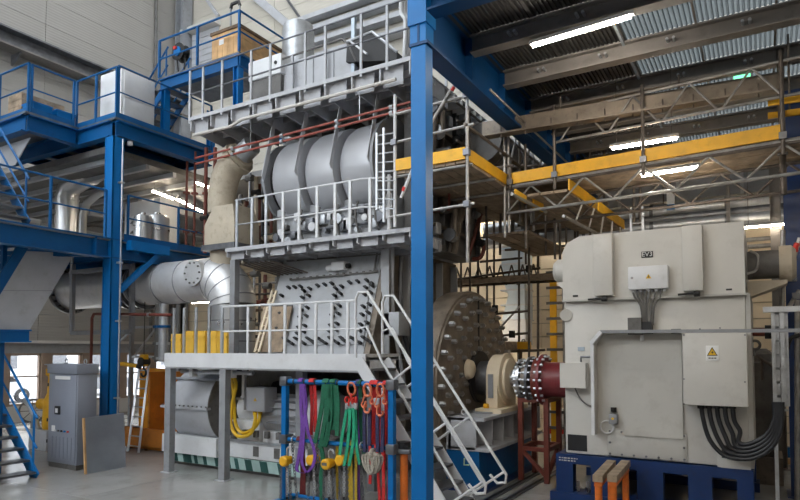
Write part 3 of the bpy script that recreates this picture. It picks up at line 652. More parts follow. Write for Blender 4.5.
# yellow formwork panels leaning behind the bars
for i, (u0, u1) in enumerate(((172, 182), (183, 194), (195, 206), (207, 217), (218, 228))):
    a, b = on_y(u0, 352, YF+.25), on_y(u1, 352, YF+.25); z1 = on_y(u0, 331 if i else 334, YF+.25).z
    yp = thing('yellow_board', 'bright yellow board on the walkway, %s from the left' % ['first', 'second', 'third', 'fourth', 'fifth'][i], 'board', (a.x/2+b.x/2, YF+.25, ZL), 'yellow boards on the walkway')
    part('board', MB().box(a.x+.005, b.x-.005, YF+.22+.02*(i % 2), YF+.27+.02*(i % 2), ZL, z1), 'yellow_pale', yp, smooth=False)
    part('batten', MB().box(a.x+.01, b.x-.01, YF+.20+.02*(i % 2), YF+.22+.02*(i % 2), z1-.15, z1-.1), 'yellow_pale', yp, smooth=False)

# --- white ship stair
st = thing('ship_stair', 'steep white stair with tube handrails at the walkway end', 'stairs', (-4.6, 8.5, 0))
N0, N1 = 8.15, 8.95
A, Bq = on_y(362, 358, N0), V(0, 0, 0)
lowp = on_y(470, 497, N1)
sl = (lowp-V(on_y(385, 352, N1)))
topn = V(xb+.02, 0, ZL-.05); botn = V(lowp.x+.05, 0, .02)
for y in (N0, N1): part('stringer', MB().bar((topn.x, y, topn.z), (botn.x, y, botn.z), .025, .2, (0, 0, 1)), 'white', st, smooth=False)
src_ = None
for k in range(9):
    p = topn.lerp(botn, (k+.6)/9.2)
    if src_ is None: src_ = part('tread', MB().box(p.x-.13, p.x+.13, N0+.02, N1-.02, p.z-.02, p.z+.02), 'steel_dark', st, smooth=False); pf = p
    else: again(src_, st, p-pf)
dirv = (botn-topn).normalized(); nv = V(-dirv.z, 0, dirv.x); nv = nv if nv.z > 0 else -nv
for y in (N0, N1):
    hp = lambda t, h: topn.lerp(botn, t)+nv*h+V(0, y, 0)
    t0 = V(topn.x-.05, y, ZL)
    part('handrail', MB().tube([t0, t0+V(0, 0, .95), t0+V(.05, 0, 1.05), t0+V(.22, 0, 1.05), hp(.12, .78), hp(.95, .78), hp(.98, .70), hp(.96, .58), hp(.9, .55)], .024, 8), 'white', st)
    part('knee_rail', MB().tube([t0+V(0, 0, .45), t0+V(.2, 0, .5), hp(.1, .36), hp(.92, .36)], .02, 8), 'white', st)
    for t in (.22, .58, .93): part('baluster', MB().cyl(hp(t, 0), hp(t, .78), .02, n=8), 'white', st)

# --- crankcase block: sloping front, clad in doors
XR, XLf = -6.38, -8.95
def yslope(z): return 9.45+(z-2.4)*.36
en = thing('engine_block', 'tall grey engine block with sloping bolted doors', 'engine', (-7.6, 11.5, 0))
part('crankcase', MB().prism([(XLf, yslope(2.3), 2.3), (XLf, yslope(4.5), 4.5), (XLf, 13.2, 4.5), (XLf, 13.6, 2.3)], (XR-XLf, 0, 0)), 'engine_grey', en, smooth=False)
part('bed_plate', MB().box(XLf, XR, 10.95, 14.0, .0, 2.3), 'engine_dark', en, smooth=False)
PN = V(0, -1, .36).normalized(); P0 = (0, 9.45, 2.4)
def onp(u, v): return on_plane(u, v, P0, PN)
def plate(name, px_, m, t=.03, parent=None, lift=0.):
    return part(name, MB().prism([onp(*p)+PN*lift for p in px_], PN*t), m, parent or en, smooth=False)
ds = []
for (l, r_, top) in ((281, 306, 284), (311, 338, 279), (344, 371, 275)):
    w = r_-l; d_ = plate('access_door', [(l-5, 345), (r_-7, 345), (r_-1, top+12), (r_-3, top+5), (r_-w*.3, top), (l+w*.3, top+1), (l+3, top+6), (l+1, top+14)], 'engine_grey'); ds.append(d_)
up = plate('upper_cover', [(291, 280), (376, 272), (381, 252), (294, 259)], 'engine_grey', .025)
b0 = None
studs = []
for u, v in ((291, 289), (297, 288.5), (303, 288), (320, 287), (327, 286), (334, 285), (352, 284), (360, 283), (369, 282), (374, 285)): studs.append((u, v))
for cx, dv in ((309, 0), (341, -2), (371, -3)):
    for k, v in enumerate((292, 299, 311, 319, 329, 335)):
        s_ = -k*1.2
        studs += [(cx+s_-3, v+dv), (cx+s_+3, v+dv-2)]
for k in range(24): studs.append((287+k*3.7+(k//4 % 2), 340+(k % 3)*2.5-k*.05))
studs += [(284, 297), (283, 315), (280, 330)]
for (u, v) in studs:
    p = onp(u, v)+PN*.03
    if b0 is None: b0 = part('door_latch', MB().cyl(p, p+PN*.09, .032, n=8).bar(p+PN*.07+V(-.05, 0, .02), p+PN*.07+V(.03, 0, -.03), .025), 'dark_void', en); bp0 = p
    else: again(b0, en, p-bp0)
p = onp(343, 267)
vb = part('valve_box', MB().rbox(p.x-.16, p.x+.16, p.y-.2, p.y+.02, p.z-.09, p.z+.09, .02), 'white', en)
part('nozzle', MB().cyl(p+V(-.15, -.1, 0), p+V(-.32, -.1, -.02), .06, n=10), 'white', vb); part('cap', MB().cyl(p+V(.16, -.1, 0), p+V(.24, -.1, 0), .05, n=10), 'black', vb)
for (a, b) in (((288, 262), (382, 255)), ((291, 280.5), (378, 272.5)), ((378, 254), (375, 272))):
    part('cover_strip', MB().bar(onp(*a)+PN*.035, onp(*b)+PN*.035, .03, .03), 'engine_dark', en, smooth=False)
for k in range(14):
    p = onp(292+k*6.6, 280-k*.62); part('pipe_clip', MB().cbox(p+PN*.04, .04, .04, .05), 'engine_dark', en, smooth=False)
# end wall of the block (right) with ribs and pipes
part('end_wall', MB().prism([(XR, yslope(2.3)+.02, 2.3), (XR, yslope(4.5)+.02, 4.5), (XR, 13.2, 4.5), (XR, 13.9, .3), (XR, 10.8, .3), (XR, 10.8, 2.3)], (.12, 0, 0)), 'engine_brown', en, smooth=False)
for k in range(5): part('end_rib', MB().box(XR+.1, XR+.28, 9.9+k*.75, 9.94+k*.75, .6 if k > 1 else 2.4, 4.4), 'engine_grey', en, smooth=False)
part('end_box', MB().rbox(XR+.1, XR+.5, 9.9, 10.3, 2.75, 3.2, .02), 'engine_grey', en)
for k in range(4): part('end_pipe', MB().tube(smooth_path([(XR+.3, 10.9+k*.3, .8), (XR+.35, 10.3+k*.3, 2.0+k*.3), (XR+.25, 10.1+k*.3, 3.2), (XR+.3, 10.0+k*.35, 4.5)]), .04+.01*(k % 2), 8), 'steel_dark' if k % 2 else 'grey_light', en)
# cylinder frame above
part('cylinder_frame', MB().box(-9.0, -6.1, 10.0, 13.0, 4.5, 5.5), 'engine_grey', en, smooth=False)
part('upper_frame', MB().box(-9.3, -6.0, 11.0, 13.2, 5.5, 7.6), 'engine_dark', en, smooth=False)
part('side_frame', MB().box(-6.05, -5.6, 10.4, 13.0, 4.5, 7.6), 'engine_dark', en, smooth=False)
for k in range(5): part('side_rib', MB().box(-5.62, -5.5, 10.45+k*.6, 10.5+k*.6, 4.6, 7.5), 'steel_dark', en, smooth=False)
for k in range(4): part('side_shelf', MB().box(-5.62, -5.45, 10.4, 13.0, 4.9+k*.65, 4.95+k*.65), 'engine_brown', en, smooth=False)
for k in range(10): part('side_fitting', MB().rbox(-5.6, -5.42-.05*(k % 3), 10.6+(k*.37) % 2.2, 10.78+(k*.37) % 2.2, 4.75+(k*.61) % 2.5, 4.98+(k*.61) % 2.5, .02), ('galv', 'engine_brown', 'grey', 'tube_dark')[k % 4], en)
random.seed(3)
for k in range(26):
    x = -8.9+k*.108; z = 4.75+random.random()*.5; s_ = .05+random.random()*.06
    part('fitting', MB().rbox(x-s_, x+s_, 9.88, 10.0, z-s_, z+s_*1.3, .015) if k % 3 else MB().cyl((x, 9.84, z), (x, 10.0, z), s_, n=10), ('steel_dark', 'white', 'engine_dark', 'galv')[k % 4], en)
for z in (4.95, 5.3): part('rail_pipe', MB().cyl((-9.0, 9.92, z), (-6.2, 9.92, z), .03, n=8), 'steel_dark', en)
for k in range(6): part('drop_pipe', MB().tube(smooth_path([(-8.7+k*.47, 9.9, 5.4), (-8.72+k*.47, 9.84, 5.1), (-8.65+k*.47, 9.9, 4.7)]), .022, 6), 'engine_dark', en)

# --- scavenge air receiver: three bulging shells on a core, straps between
rc = thing('air_receiver', 'big silver-grey horizontal cylinder behind the middle railing', 'tank', (-7.8, 10.45, 5.4))
yc, zc = 10.55, 6.13
X0, X1 = on_y(271, 180, 9.75).x, on_y(376, 170, 9.75).x
part('core', MB().cyl((X0-.12, yc, zc), (X1, yc, zc), .72, n=40), 'dark_void', rc)  # near-black core paints the shadow crescents beside the shells
L = (X1-X0)/3
for k in range(3):
    a = X0+k*L
    part('shell', MB().lathe((a, yc, zc), (1, 0, 0), [(0, .72), (.04, .80), (.12, .885), (.24, .935), (L-.03, .955), (L-.02, .80)], 48), 'shell_grey', rc)
part('end_flange', MB().lathe((X0-.15, yc, zc), (1, 0, 0), [(0, .92), (.06, .92)], 40), 'grey', rc)
part('end_flange', MB().lathe((X1-.02, yc, zc), (1, 0, 0), [(0, 1.0), (.06, 1.0)], 40), 'grey', rc)
for k in range(4):
    x = X0-.06+k*L
    part('strap', MB().prism([(x, yc-.60, zc+1.3), (x, yc-.70, zc+1.3), (x, yc-1.04, zc-.0), (x, yc-.97, zc-.1), (x, yc-.85, zc+.3)], (.022, 0, 0)), 'grey_light', rc, smooth=False)
for x in (X0+.4, X1-.4): part('saddle', MB().prism([(x, yc-.6, 5.45), (x, yc+.6, 5.45), (x, yc+.6, zc-.3), (x, yc-.6, zc-.3)], (.1, 0, 0)), 'engine_dark', rc, smooth=False)

# --- platforms with brackets
def gallery(name, label, z, y, x0, x1, depth, n, tube=True, ph=.38, bd=.42):
    g_ = thing(name, label, 'platform', ((x0+x1)/2, y+depth/2, z))
    part('deck_plate', MB().box(x0, x1, y, y+depth, z-.03, z), 'grey', g_, smooth=False)
    part('edge_angle', MB().box(x0, x1, y-.02, y, z-.05, z+.03), 'grey_light', g_, smooth=False)
    part('rear_beam', MB().bar((x0, y+depth-.1, z-.15), (x1, y+depth-.1, z-.15), .1, .2, (0, 0, 1)), 'grey', g_, smooth=False)
    w = (x1-x0)/n; s1 = s2 = None
    for k in range(n+1):
        x = x0+.02+k*(x1-x0-.06)/n
        if s1 is None: s1 = part('bracket', MB().prism([(x, y, z-.03), (x, y, z-ph*.75), (x, y+depth, z-bd), (x, y+depth, z-.03)], (.025, 0, 0)), 'grey_light', g_, smooth=False); sx_ = x
        else: again(s1, g_, (x-sx_, 0, 0))
    for k in range(n):
        x = x0+.05+k*(x1-x0-.06)/n
        if s2 is None: s2 = part('front_plate', MB().box(x, x+w*.66, y+.1, y+.12, z-ph, z-.03), 'grey_light', g_, smooth=False); sx2 = x
        else: again(s2, g_, (x-sx2, 0, 0))
    for k in range(3): part('under_rib', MB().bar((x0, y+.35+k*.3, z-.09), (x1, y+.35+k*.3, z-.09), .05, .12, (0, 0, 1)), 'grey_light', g_, smooth=False)
    if tube: part('cable_tube', MB().tube([(x0+.15, y-.02, z-.40), (x0+1.3, y-.02, z-.42), (x0+1.6, y-.02, z-.33), (x1-.3, y-.02, z-.33)], .035, 8), 'ledge', g_)
    return g_
YT, ZT = 9.3, 7.66
tx0, tx1 = on_y(190, 118, YT).x, on_y(411, 62, YT).x
tp = gallery('top_gallery', 'highest grey engine gallery with bracketed edge and railing', ZT, YT, tx0, tx1, 1.5, 9)
zt2 = on_y(300, 47, YT).z-ZT
for i, u in enumerate((190, 203, 222, 251, 270, 305, 325, 361, 387)):
    x = on_y(u, 90, YT).x; part('post', MB().bar((x, YT, ZT-.1), (x, YT, ZT+1.1), .048, .03, (0, 1, 0)), 'grey_light', tp, smooth=False)
xk = on_y(247, 60, YT).x
for h in (1.1, .55):
    part('rail', MB().cyl((tx0, YT, ZT+h), (tx1, YT, ZT+h), .018, n=8), 'steel_dark', tp)
part('side_rail', MB().cyl((tx1, YT, ZT+1.1), (tx1, YT+1.4, ZT+1.1), .02, n=8), 'grey_light', tp)
part('side_rail', MB().cyl((tx1, YT, ZT+.55), (tx1, YT+1.4, ZT+.55), .02, n=8), 'grey_light', tp)
part('side_post', MB().bar((tx1, YT+1.4, ZT), (tx1, YT+1.4, ZT+1.1), .05, .03, (0, 1, 0)), 'grey_light', tp, smooth=False)
# inner railing, higher, curving down at the right
yi = YT+.9
part('inner_rail', MB().tube(smooth_path([(tx0+1.0, yi, ZT+1.25), (tx0+3.2, yi, ZT+1.3), (tx0+3.6, yi, ZT+1.25), (tx0+3.9, yi, ZT+.75)]), .022, 8), 'engine_dark', tp)
for x in (tx0+1.0, tx0+2.2, tx0+3.1): part('inner_post', MB().bar((x, yi, ZT), (x, yi, ZT+1.28), .06, .04, (0, 1, 0)), 'grey_light', tp, smooth=False)
# right end extension of the top gallery going back along the scaffold
part('side_deck', MB().box(tx1-.9, tx1, YT+1.5, 14, ZT-.05, ZT), 'grey', tp, smooth=False)
for k in range(9): part('side_bracket', MB().box(tx1-.9, tx1+.05, YT+1.7+k*.33, YT+1.74+k*.33, ZT-.2, ZT-.05), 'white', tp, smooth=False)

YM, ZMi = 9.2, 4.58
mx0, mx1 = on_y(226, 250, YM).x, on_y(411, 228, YM).x
mp = gallery('middle_gallery', 'middle grey engine gallery with bracketed edge below the cylinder', ZMi, YM, mx0, mx1, 1.2, 8, False, .2, .22)
for i, u in enumerate((237, 252, 266, 283, 299, 317, 335, 350, 370, 389)):
    x = on_y(u, 220, YM).x; part('post', MB().bar((x, YM, ZMi-.05), (x, YM, ZMi+1.02), .055, .03, (0, 1, 0)), 'white' if i > 2 else 'galv', mp, smooth=False)
x2 = on_y(258, 220, YM).x
for h in (1.02, .5):
    part('rail', MB().cyl((mx0+.25, YM, ZMi+h), (x2, YM, ZMi+h), .016, n=8), 'galv', mp)
    part('rail', MB().tube([(x2, YM, ZMi+h), (on_y(362, 200, YM).x, YM, ZMi+h), (on_y(372, 200, YM).x, YM, ZMi+h-.02), (on_y(392, 200, YM).x, YM, ZMi+h-.06)], .018, 8), 'white', mp)
part('support_leg', MB().box(mx0+.02, mx0+.16, YM+.1, YM+.24, ZL, ZMi-.2), 'grey', mp, smooth=False)
part('support_leg', MB().box(mx0+.6, mx0+.7, YM+.9, YM+1.0, ZL-.3, ZMi-.2), 'engine_dark', mp, smooth=False)
for k in range(7): part('under_bar', MB().bar((mx0+.3+k*.14, YM+.1, ZMi-.30), (mx0+.3+k*.14+.5, YM+1.1, ZMi-.55), .03, .03), 'tube_dark', mp, smooth=False)

# --- red twin pipes under the top gallery
for i, (a, b, l) in enumerate((((196, 158), (411, 102), 'upper'), ((196, 164), (411, 108), 'lower'))):
    p, q = on_y(*a, YT+.1), on_y(*b, YT+.1); rp = thing('red_pipe', '%s of two thin red pipes under the top gallery' % l, 'pipe', (p+q)/2, 'twin red pipes')
    part('pipe', MB().cyl(p, q, .023, n=10), 'pipe_red', rp)
    for t in (.2, .45, .7, .92): c_ = p.lerp(q, t); part('coupling', MB().cyl(c_, p.lerp(q, t+.012), .045, n=10), 'galv', rp)
    for t in (.3, .8): c_ = p.lerp(q, t); part('hanger', MB().cyl(c_, V(c_.x, c_.y, ZT-.2), .01, n=5), 'galv', rp)

# --- on top of the engine
ex = thing('exhaust_box', 'long pale grey box casing on the top gallery', 'casing', (-7.6, 10.6, ZT))
a, b = on_y(283, 95, 10.3), on_y(353, 42, 10.3)
part('body', MB().rbox(a.x, b.x, 10.3, 11.6, ZT, b.z, .03), 'grey_light', ex)
for k in range(4): part('seam', MB().box(a.x+.3+k*.55, a.x+.32+k*.55, 10.285, 10.3, ZT+.1, b.z-.05), 'grey', ex, smooth=False)
for k in range(6): part('bolt', MB().cyl((a.x+.2+k*.42, 10.26, ZT+.55), (a.x+.2+k*.42, 10.3, ZT+.55), .03, n=8), 'steel_dark', ex)
part('corner_strip', MB().box(b.x-.02, b.x+.06, 10.26, 10.34, ZT, b.z+.55), 'duct_blue', ex, smooth=False)
sc = thing('silver_stack', 'silver upright cylinder with rounded top on engine top', 'cylinder', (on_y(298, 50, 11.8).x, 11.8, ZT))
p = on_y(286, 40, 11.8); q = on_y(311, 19, 11.8); r0 = (q.x-p.x)/2; cx = (p.x+q.x)/2
part('shell', MB().lathe((cx, 11.8, ZT), (0, 0, 1), [(0, r0), (q.z-ZT-.25, r0), (q.z-ZT-.08, r0*.9), (q.z-ZT, r0*.6)], 28), 'galv', sc)
part('band', MB().lathe((cx, 11.8, ZT), (0, 0, 1), [(1.1, r0*1.03), (1.17, r0*1.03)], 28), 'galv', sc)
wbx = thing('white_case', 'white instrument case on the top gallery beside blue legs', 'case', (0, 10.2, ZT)); a, b = on_y(248, 82, 10.15), on_y(281, 52, 10.15); wbx.location = ((a.x+b.x)/2, 10.4, ZT)
part('body', MB().rbox(a.x, b.x, 10.15, 10.75, max(a.z, ZT+.3), b.z, .03), 'white', wbx); part('frame', MB().box(a.x+.05, b.x-.05, 10.2, 10.7, ZT, max(a.z, ZT+.3)), 'engine_dark', wbx, smooth=False); part('lock', MB().cyl((b.x-.15, 10.13, b.z-.2), (b.x-.15, 10.16, b.z-.2), .04, n=10), 'black', wbx)
hd = thing('dark_hood', 'dark sloping sheet hood at right end of engine top', 'hood', (on_y(372, 55, 10.2).x, 10.6, ZT))
Pp = [on_y(346, 62, 10.2), on_y(347, 42, 10.2), on_y(372, 32, 10.2), on_y(397, 52, 10.2), on_y(397, 60, 10.2)]
Pp = [V(p.x, 10.2, max(p.z, ZT)) for p in Pp]
part('sheet', MB().prism(Pp, (0, 1.2, 0)), 'dark_void', hd, smooth=False)
part('rim', MB().tube([Pp[1], Pp[2], Pp[3]], .03, 6), 'galv', hd)
part('arm', MB().bar(on_y(350, 41, 10.1), on_y(367, 54, 10.1), .05, .04), 'white', hd, smooth=False)
cv = thing('cable_loop', 'white corrugated cables looping down at the right of engine top', 'cables', on_y(405, 40, 10.5))
for k in range(3): part('cable', MB().tube(smooth_path([on_y(401+k*3, -6, 10.4+k*.1), on_y(401+k*3, 12, 10.4+k*.1), on_y(405+k*2.5, 20, 10.4+k*.1), on_y(405+k*2.5, 38, 10.4+k*.1), on_y(404+k*2, 58, 10.4+k*.1)]), .04, 8), 'white', cv)
# ================================================================ PIPES, CABINET AND MACHINES ON THE LEFT
# --- big silver exhaust pipe with elbow
YPp = 9.85; zc1 = on_y(160, 284, YPp).z; R1 = .50
xl, xe = on_y(72, 285, YPp).x, on_y(212, 285, YPp).x
bpz = thing('exhaust_pipe', 'big silver insulated pipe with elbow behind the blue column', 'pipe', (xe+.3, YPp, ZL))
part('straight_run', MB().cyl((xl, YPp, zc1), (xe, YPp, zc1), R1, n=36), 'pipe_silver', bpz)
elb = [V(xe, YPp, zc1)]+[V(xe+.05+.62*math.sin(t), YPp, zc1-.62+.62*math.cos(t)) for t in [math.pi/2*i/8 for i in range(9)]]
part('elbow', MB().tube(elb, R1*1.02, 36), 'pipe_silver', bpz)
ed = elb[-1]; part('drop', MB().cyl(ed, (ed.x, ed.y, 2.22), R1*.98, n=36), 'sheet_metal', bpz)
for i in (2, 4, 6, 8): d = (elb[i]-elb[i-1]).normalized(); part('seam', MB().cyl(elb[i]-d*.012, elb[i]+d*.012, R1*1.035, n=36), 'grey', bpz)
for z in (ed.z-.35, ed.z-.8): part('seam', MB().cyl((ed.x, ed.y, z), (ed.x, ed.y, z+.025), R1, n=36), 'grey', bpz)
for u in (131, 138, 145): x = on_y(u, 285, YPp).x; part('flange', MB().cyl((x-.04, YPp, zc1), (x+.04, YPp, zc1), R1+.09, n=36), 'steel_dark', bpz)
for u in (168, 190): x = on_y(u, 285, YPp).x; part('seam', MB().cyl((x-.015, YPp, zc1), (x+.015, YPp, zc1), R1+.01, n=36), 'grey', bpz)
fl_ = part('end_flange', MB().cyl((xl-.08, YPp, zc1), (xl+.02, YPp, zc1), R1+.12, n=36), 'steel_dark', bpz)
bs = None
for k in range(22):
    t = 2*math.pi*k/22; o_ = V(xl+.03, YPp+(R1+.06)*math.cos(t), zc1+(R1+.06)*math.sin(t))
    bs = part('bolt', MB().cyl(o_-V(.02, 0, 0), o_+V(.05, 0, 0), .03, n=6), 'black', fl_)
cv_ = V(xe-.02, YPp-R1-.0, zc1+.10)
cp = part('inspection_cover', MB().cyl(cv_+V(0, .14, 0), cv_+V(0, -.05, 0), .29, n=28), 'pipe_silver', bpz)
for k in range(10):
    t = 2*math.pi*k/10; o_ = cv_+V(.23*math.cos(t), -.05, .23*math.sin(t)); part('bolt', MB().cyl(o_, o_+V(0, -.025, 0), .022, n=6), 'engine_dark', cp)
# pipe support frame hanging around it
ps = thing('pipe_support_frame', 'grey square-tube frame hanging around the big silver pipe', 'frame', (on_y(100, 330, 9.2).x, 9.2, 3.0))
c4 = [on_y(73, 256, 9.2), on_y(72, 333, 9.2), on_y(132, 332, 9.2), on_y(132, 256, 9.2)]
for a, b in ((0, 1), (1, 2), (2, 3)): part('bar', MB().bar(c4[a], c4[b], .1, .1, (0, 1, 0)), 'grey_light' if a == 0 else 'grey', ps, smooth=False)
part('brace', MB().bar(on_y(118, 343, 9.2), on_y(133, 330, 9.2), .05, .05, (0, 1, 0)), 'grey_light', ps, smooth=False)
part('upper_bar', MB().bar(V(c4[0].x, 9.2, ZM-.5), V(c4[3].x, 9.2, ZM-.5), .1, .1, (0, 1, 0)), 'grey', ps, smooth=False)
part('hook_arm', MB().bar(on_y(70, 272, 9.2), on_y(73, 284, 9.2), .05, .05, (0, 1, 0)), 'grey_light', ps, smooth=False)
ps2 = thing('pipe_stand', 'grey braced steel stand under the big silver pipe', 'stand', (on_y(160, 330, 10.2).x, 10.2, 0))
a, b = on_y(132, 320, 10.2), on_y(171, 320, 10.2); zt_ = zc1-R1-.02
for x in (a.x, b.x): part('leg', MB().bar((x, 10.2, 0), (x, 10.2, zt_), .09, .09, (0, 1, 0)), 'grey', ps2, smooth=False)
for z in (zt_-.5, 2.3): part('cross_bar', MB().bar((a.x, 10.2, z), (b.x, 10.2, z), .06, .06, (0, 1, 0)), 'grey_light', ps2, smooth=False)
part('brace', MB().bar((a.x, 10.2, 2.2), (b.x, 10.2, zt_-.05), .04, .04, (0, 1, 0)), 'grey_light', ps2, smooth=False)
part('top_bar', MB().bar((a.x-.1, 10.2, zt_), (b.x+.1, 10.2, zt_), .1, .08, (0, 1, 0)), 'grey', ps2, smooth=False)
# vertical grey pipes and red feed line near it
for i, (u, m_, r_, l) in enumerate(((158, 'engine_dark', .09, 'dark'), (163, 'galv', .11, 'galvanised'))):
    y = 9.7; p = on_y(u, 360, y); q = thing('hanging_pipe', '%s vertical pipe hanging left of the yellow boards' % l, 'pipe', (p.x, y, 2.2))
    part('pipe', MB().cyl((p.x, y, 2.2), (p.x, y, on_y(u, 308, y).z+.1), r_, n=14), m_, q)
    for z in (2.25, 2.6, 3.0): part('collar', MB().cyl((p.x, y, z), (p.x, y, z+.06), r_*1.5, n=14), 'blue' if z == 3.0 else m_, q)
y = 9.0; P = [on_y(91, 362, y), on_y(92, 318, y), on_y(94, 314, y), on_y(98, 314, y), on_y(172, 315, y)]
q = thing('red_feed_pipe', 'thin red-brown pipe running from the cabinet to the walkway', 'pipe', P[0]); part('pipe', MB().tube(P, .035, 8), 'brown_red', q)
for t in (.3, .7): part('joint', MB().cyl(P[3].lerp(P[4], t), P[3].lerp(P[4], t+.02), .055, n=8), 'galv', q)
part('stub', MB().tube([P[0], P[0]+V(0, 0, -.1), P[0]+V(-.3, .2, -.1)], .035, 8), 'brown_red', q)

# --- beige exhaust column
bx_ = thing('beige_exhaust', 'beige lagged exhaust duct bending up beside the engine', 'duct', (on_y(222, 250, 9.8).x, 9.8, ZM))
pth = [on_y(223, 258, 9.8), on_y(222, 214, 9.8), on_y(222, 200, 9.8), on_y(223, 188, 9.8), on_y(227, 174, 9.8), on_y(234, 163, 9.8), on_y(242, 155, 9.8)]
part('bend', MB().tube(smooth_path(pth[1:], 4), .31, 24), 'beige', bx_)
b0_, b1_ = on_y(206, 246, 9.5), on_y(236, 246, 9.5); zt_ = pth[1].z
part('hopper', MB().add([(b0_.x, 9.45, b0_.z), (b1_.x, 9.45, b0_.z), (b1_.x, 10.2, b0_.z), (b0_.x, 10.2, b0_.z), (b0_.x, 9.45, b0_.z+.45), (b1_.x, 9.45, b0_.z+.45), (b1_.x, 10.2, b0_.z+.45), (b0_.x, 10.2, b0_.z+.45), (b0_.x+.22, 9.5, zt_+.1), (b1_.x-.1, 9.5, zt_+.1), (b1_.x-.1, 10.12, zt_+.1), (b0_.x+.22, 10.12, zt_+.1)],
     [(3,2,1,0),(0,1,5,4),(1,2,6,5),(2,3,7,6),(3,0,4,7),(4,5,9,8),(5,6,10,9),(6,7,11,10),(7,4,8,11),(8,9,10,11)]), 'beige', bx_, smooth=False)
part('base_flange', MB().box(b0_.x-.05, b1_.x+.05, 9.4, 10.25, b0_.z-.12, b0_.z), 'steel_dark', bx_, smooth=False)
part('top_flange', MB().cyl(pth[5].lerp(pth[6], .2), pth[5].lerp(pth[6], .7), .37, n=24), 'beige', bx_)
part('outlet', MB().cyl(pth[6], pth[6]+(pth[6]-pth[5]).normalized()*.35, .22, n=16), 'galv', bx_)
part('lower_neck', MB().cyl((pth[0].x, 9.85, 3.9), (pth[0].x, 9.85, b0_.z-.1), .32, n=20), 'beige', bx_)
# dark valve cluster between exhaust and cylinder
vc = thing('valve_cluster', 'cluster of dark pipes and valves between beige duct and cylinder', 'pipes', (on_y(255, 220, 10.6).x, 10.6, ZMi))
random.seed(5)
for k in range(11):
    u = 240+k*3.1; y = 10.3+random.random()*.9; p = on_y(u, 240, y); z1 = on_y(u, 165+random.random()*40, y).z
    part('pipe', MB().cyl((p.x, y, ZMi), (p.x, y, z1), .03+.03*random.random(), n=8), ('engine_dark', 'beige', 'brown_red', 'steel_dark')[k % 4], vc)
    for j in range(3):
        z = ZMi+.3+random.random()*(z1-ZMi-.4); part('valve', MB().cyl((p.x-.1, y, z), (p.x+.1, y, z), .06+.03*random.random(), n=8), ('engine_dark', 'cream', 'black')[j], vc)

# --- grey control cabinet
e = on_z(75, 471, 0); f0 = on_z(46, 463, 0)
XC, yA, yB_ = e.x, f0.y-.62, on_x(95, 420, e.x).y
cab = thing('switch_cabinet', 'tall grey switch cabinet standing on the floor at left', 'cabinet', (XC-.6, yA+.4, 0))
xL = f0.x+.05; yF_ = e.y
zc_ = on_y(60, 364, yF_).z
# front faces the viewer (-y); the right flank runs back
xl_ = on_y(47, 440, yF_).x
yback = on_x(97, 400, XC).y
part('plinth', MB().box(xl_+.03, XC-.03, yF_+.03, yback, 0, .1), 'engine_dark', cab, smooth=False)
part('body', MB().rbox(xl_, XC, yF_+.02, yback, .1, zc_-.2, .012), 'cab_grey', cab)
part('hood', MB().rbox(xl_-.03, XC+.02, yF_-.02, yback+.02, zc_-.2, zc_, .012), 'cab_grey', cab)
dr_ = part('door', MB().rbox(xl_+.03, XC-.03, yF_, yF_+.03, .14, zc_-.22, .006), 'cab_grey', cab)
W_ = XC-xl_
part('display', MB().rbox(xl_+W_*.30, xl_+W_*.46, yF_-.04, yF_, 1.12, 1.30, .01), 'black', dr_); part('screen', MB().box(xl_+W_*.34, xl_+W_*.42, yF_-.044, yF_-.04, 1.16, 1.25), 'sign_white', dr_, smooth=False)
part('nameplate', MB().box(xl_+W_*.26, xl_+W_*.78, yF_-.012, yF_, 1.86, 1.93), 'sign_white', dr_, smooth=False)
for k, m_ in enumerate(('white', 'engine_dark', 'black', 'blue_bright', 'red')): part('button', MB().cyl((xl_+W_*(.3+.11*k), yF_-.025, .78), (xl_+W_*(.3+.11*k), yF_, .78), .02, n=10), m_, dr_)
part('meter', MB().box(xl_+W_*.17, xl_+W_*.28, yF_-.012, yF_, .76, .88), 'sign_white', dr_, smooth=False)
for k in range(6): part('vent_rib', MB().box(xl_+W_*(.18+.13*k), xl_+W_*(.21+.13*k), yF_-.012, yF_, .2, .66), 'cab_grey', dr_, smooth=False)
for z in (.5, .95, 1.7): part('hinge', MB().cyl((xl_+.01, yF_-.01, z), (xl_+.01, yF_-.01, z+.07), .014, n=8), 'black', cab)
for x in (xl_+.15, XC-.2): part('lifting_eye', MB().ring((x, yF_+.3, zc_+.05), (0, 1, 0), .05, .012, 12), 'galv', cab)
part('top_pipe', MB().cyl((xl_-.15, yF_-.0, zc_-.02), (xl_+.05, yF_-.0, zc_-.02), .015, n=6), 'galv', cab)
# --- sheet leaning on the blue column
a, b = on_z(86.5, 474, 0), on_z(126, 467, 0)
lean = V(-.32, .06, 0); h_ = 1.3
sh = thing('steel_sheet', 'dark steel sheet leaning upright against the blue column', 'sheet', (a+b)/2)
ta, tb = on_plane(84.5, 418, a+lean*.5, (1, .1, 0)), on_plane(124, 413, b+lean*.5, (1, .1, 0))
part('panel', MB().prism([a, b, tb, ta], (-.03, 0, 0)), 'sheet_steel', sh, smooth=False)
part('edge_strip', MB().bar(a+V(.0, -.02, 0), ta+V(.0, -.02, 0), .04, .04), 'wood', sh, smooth=False)
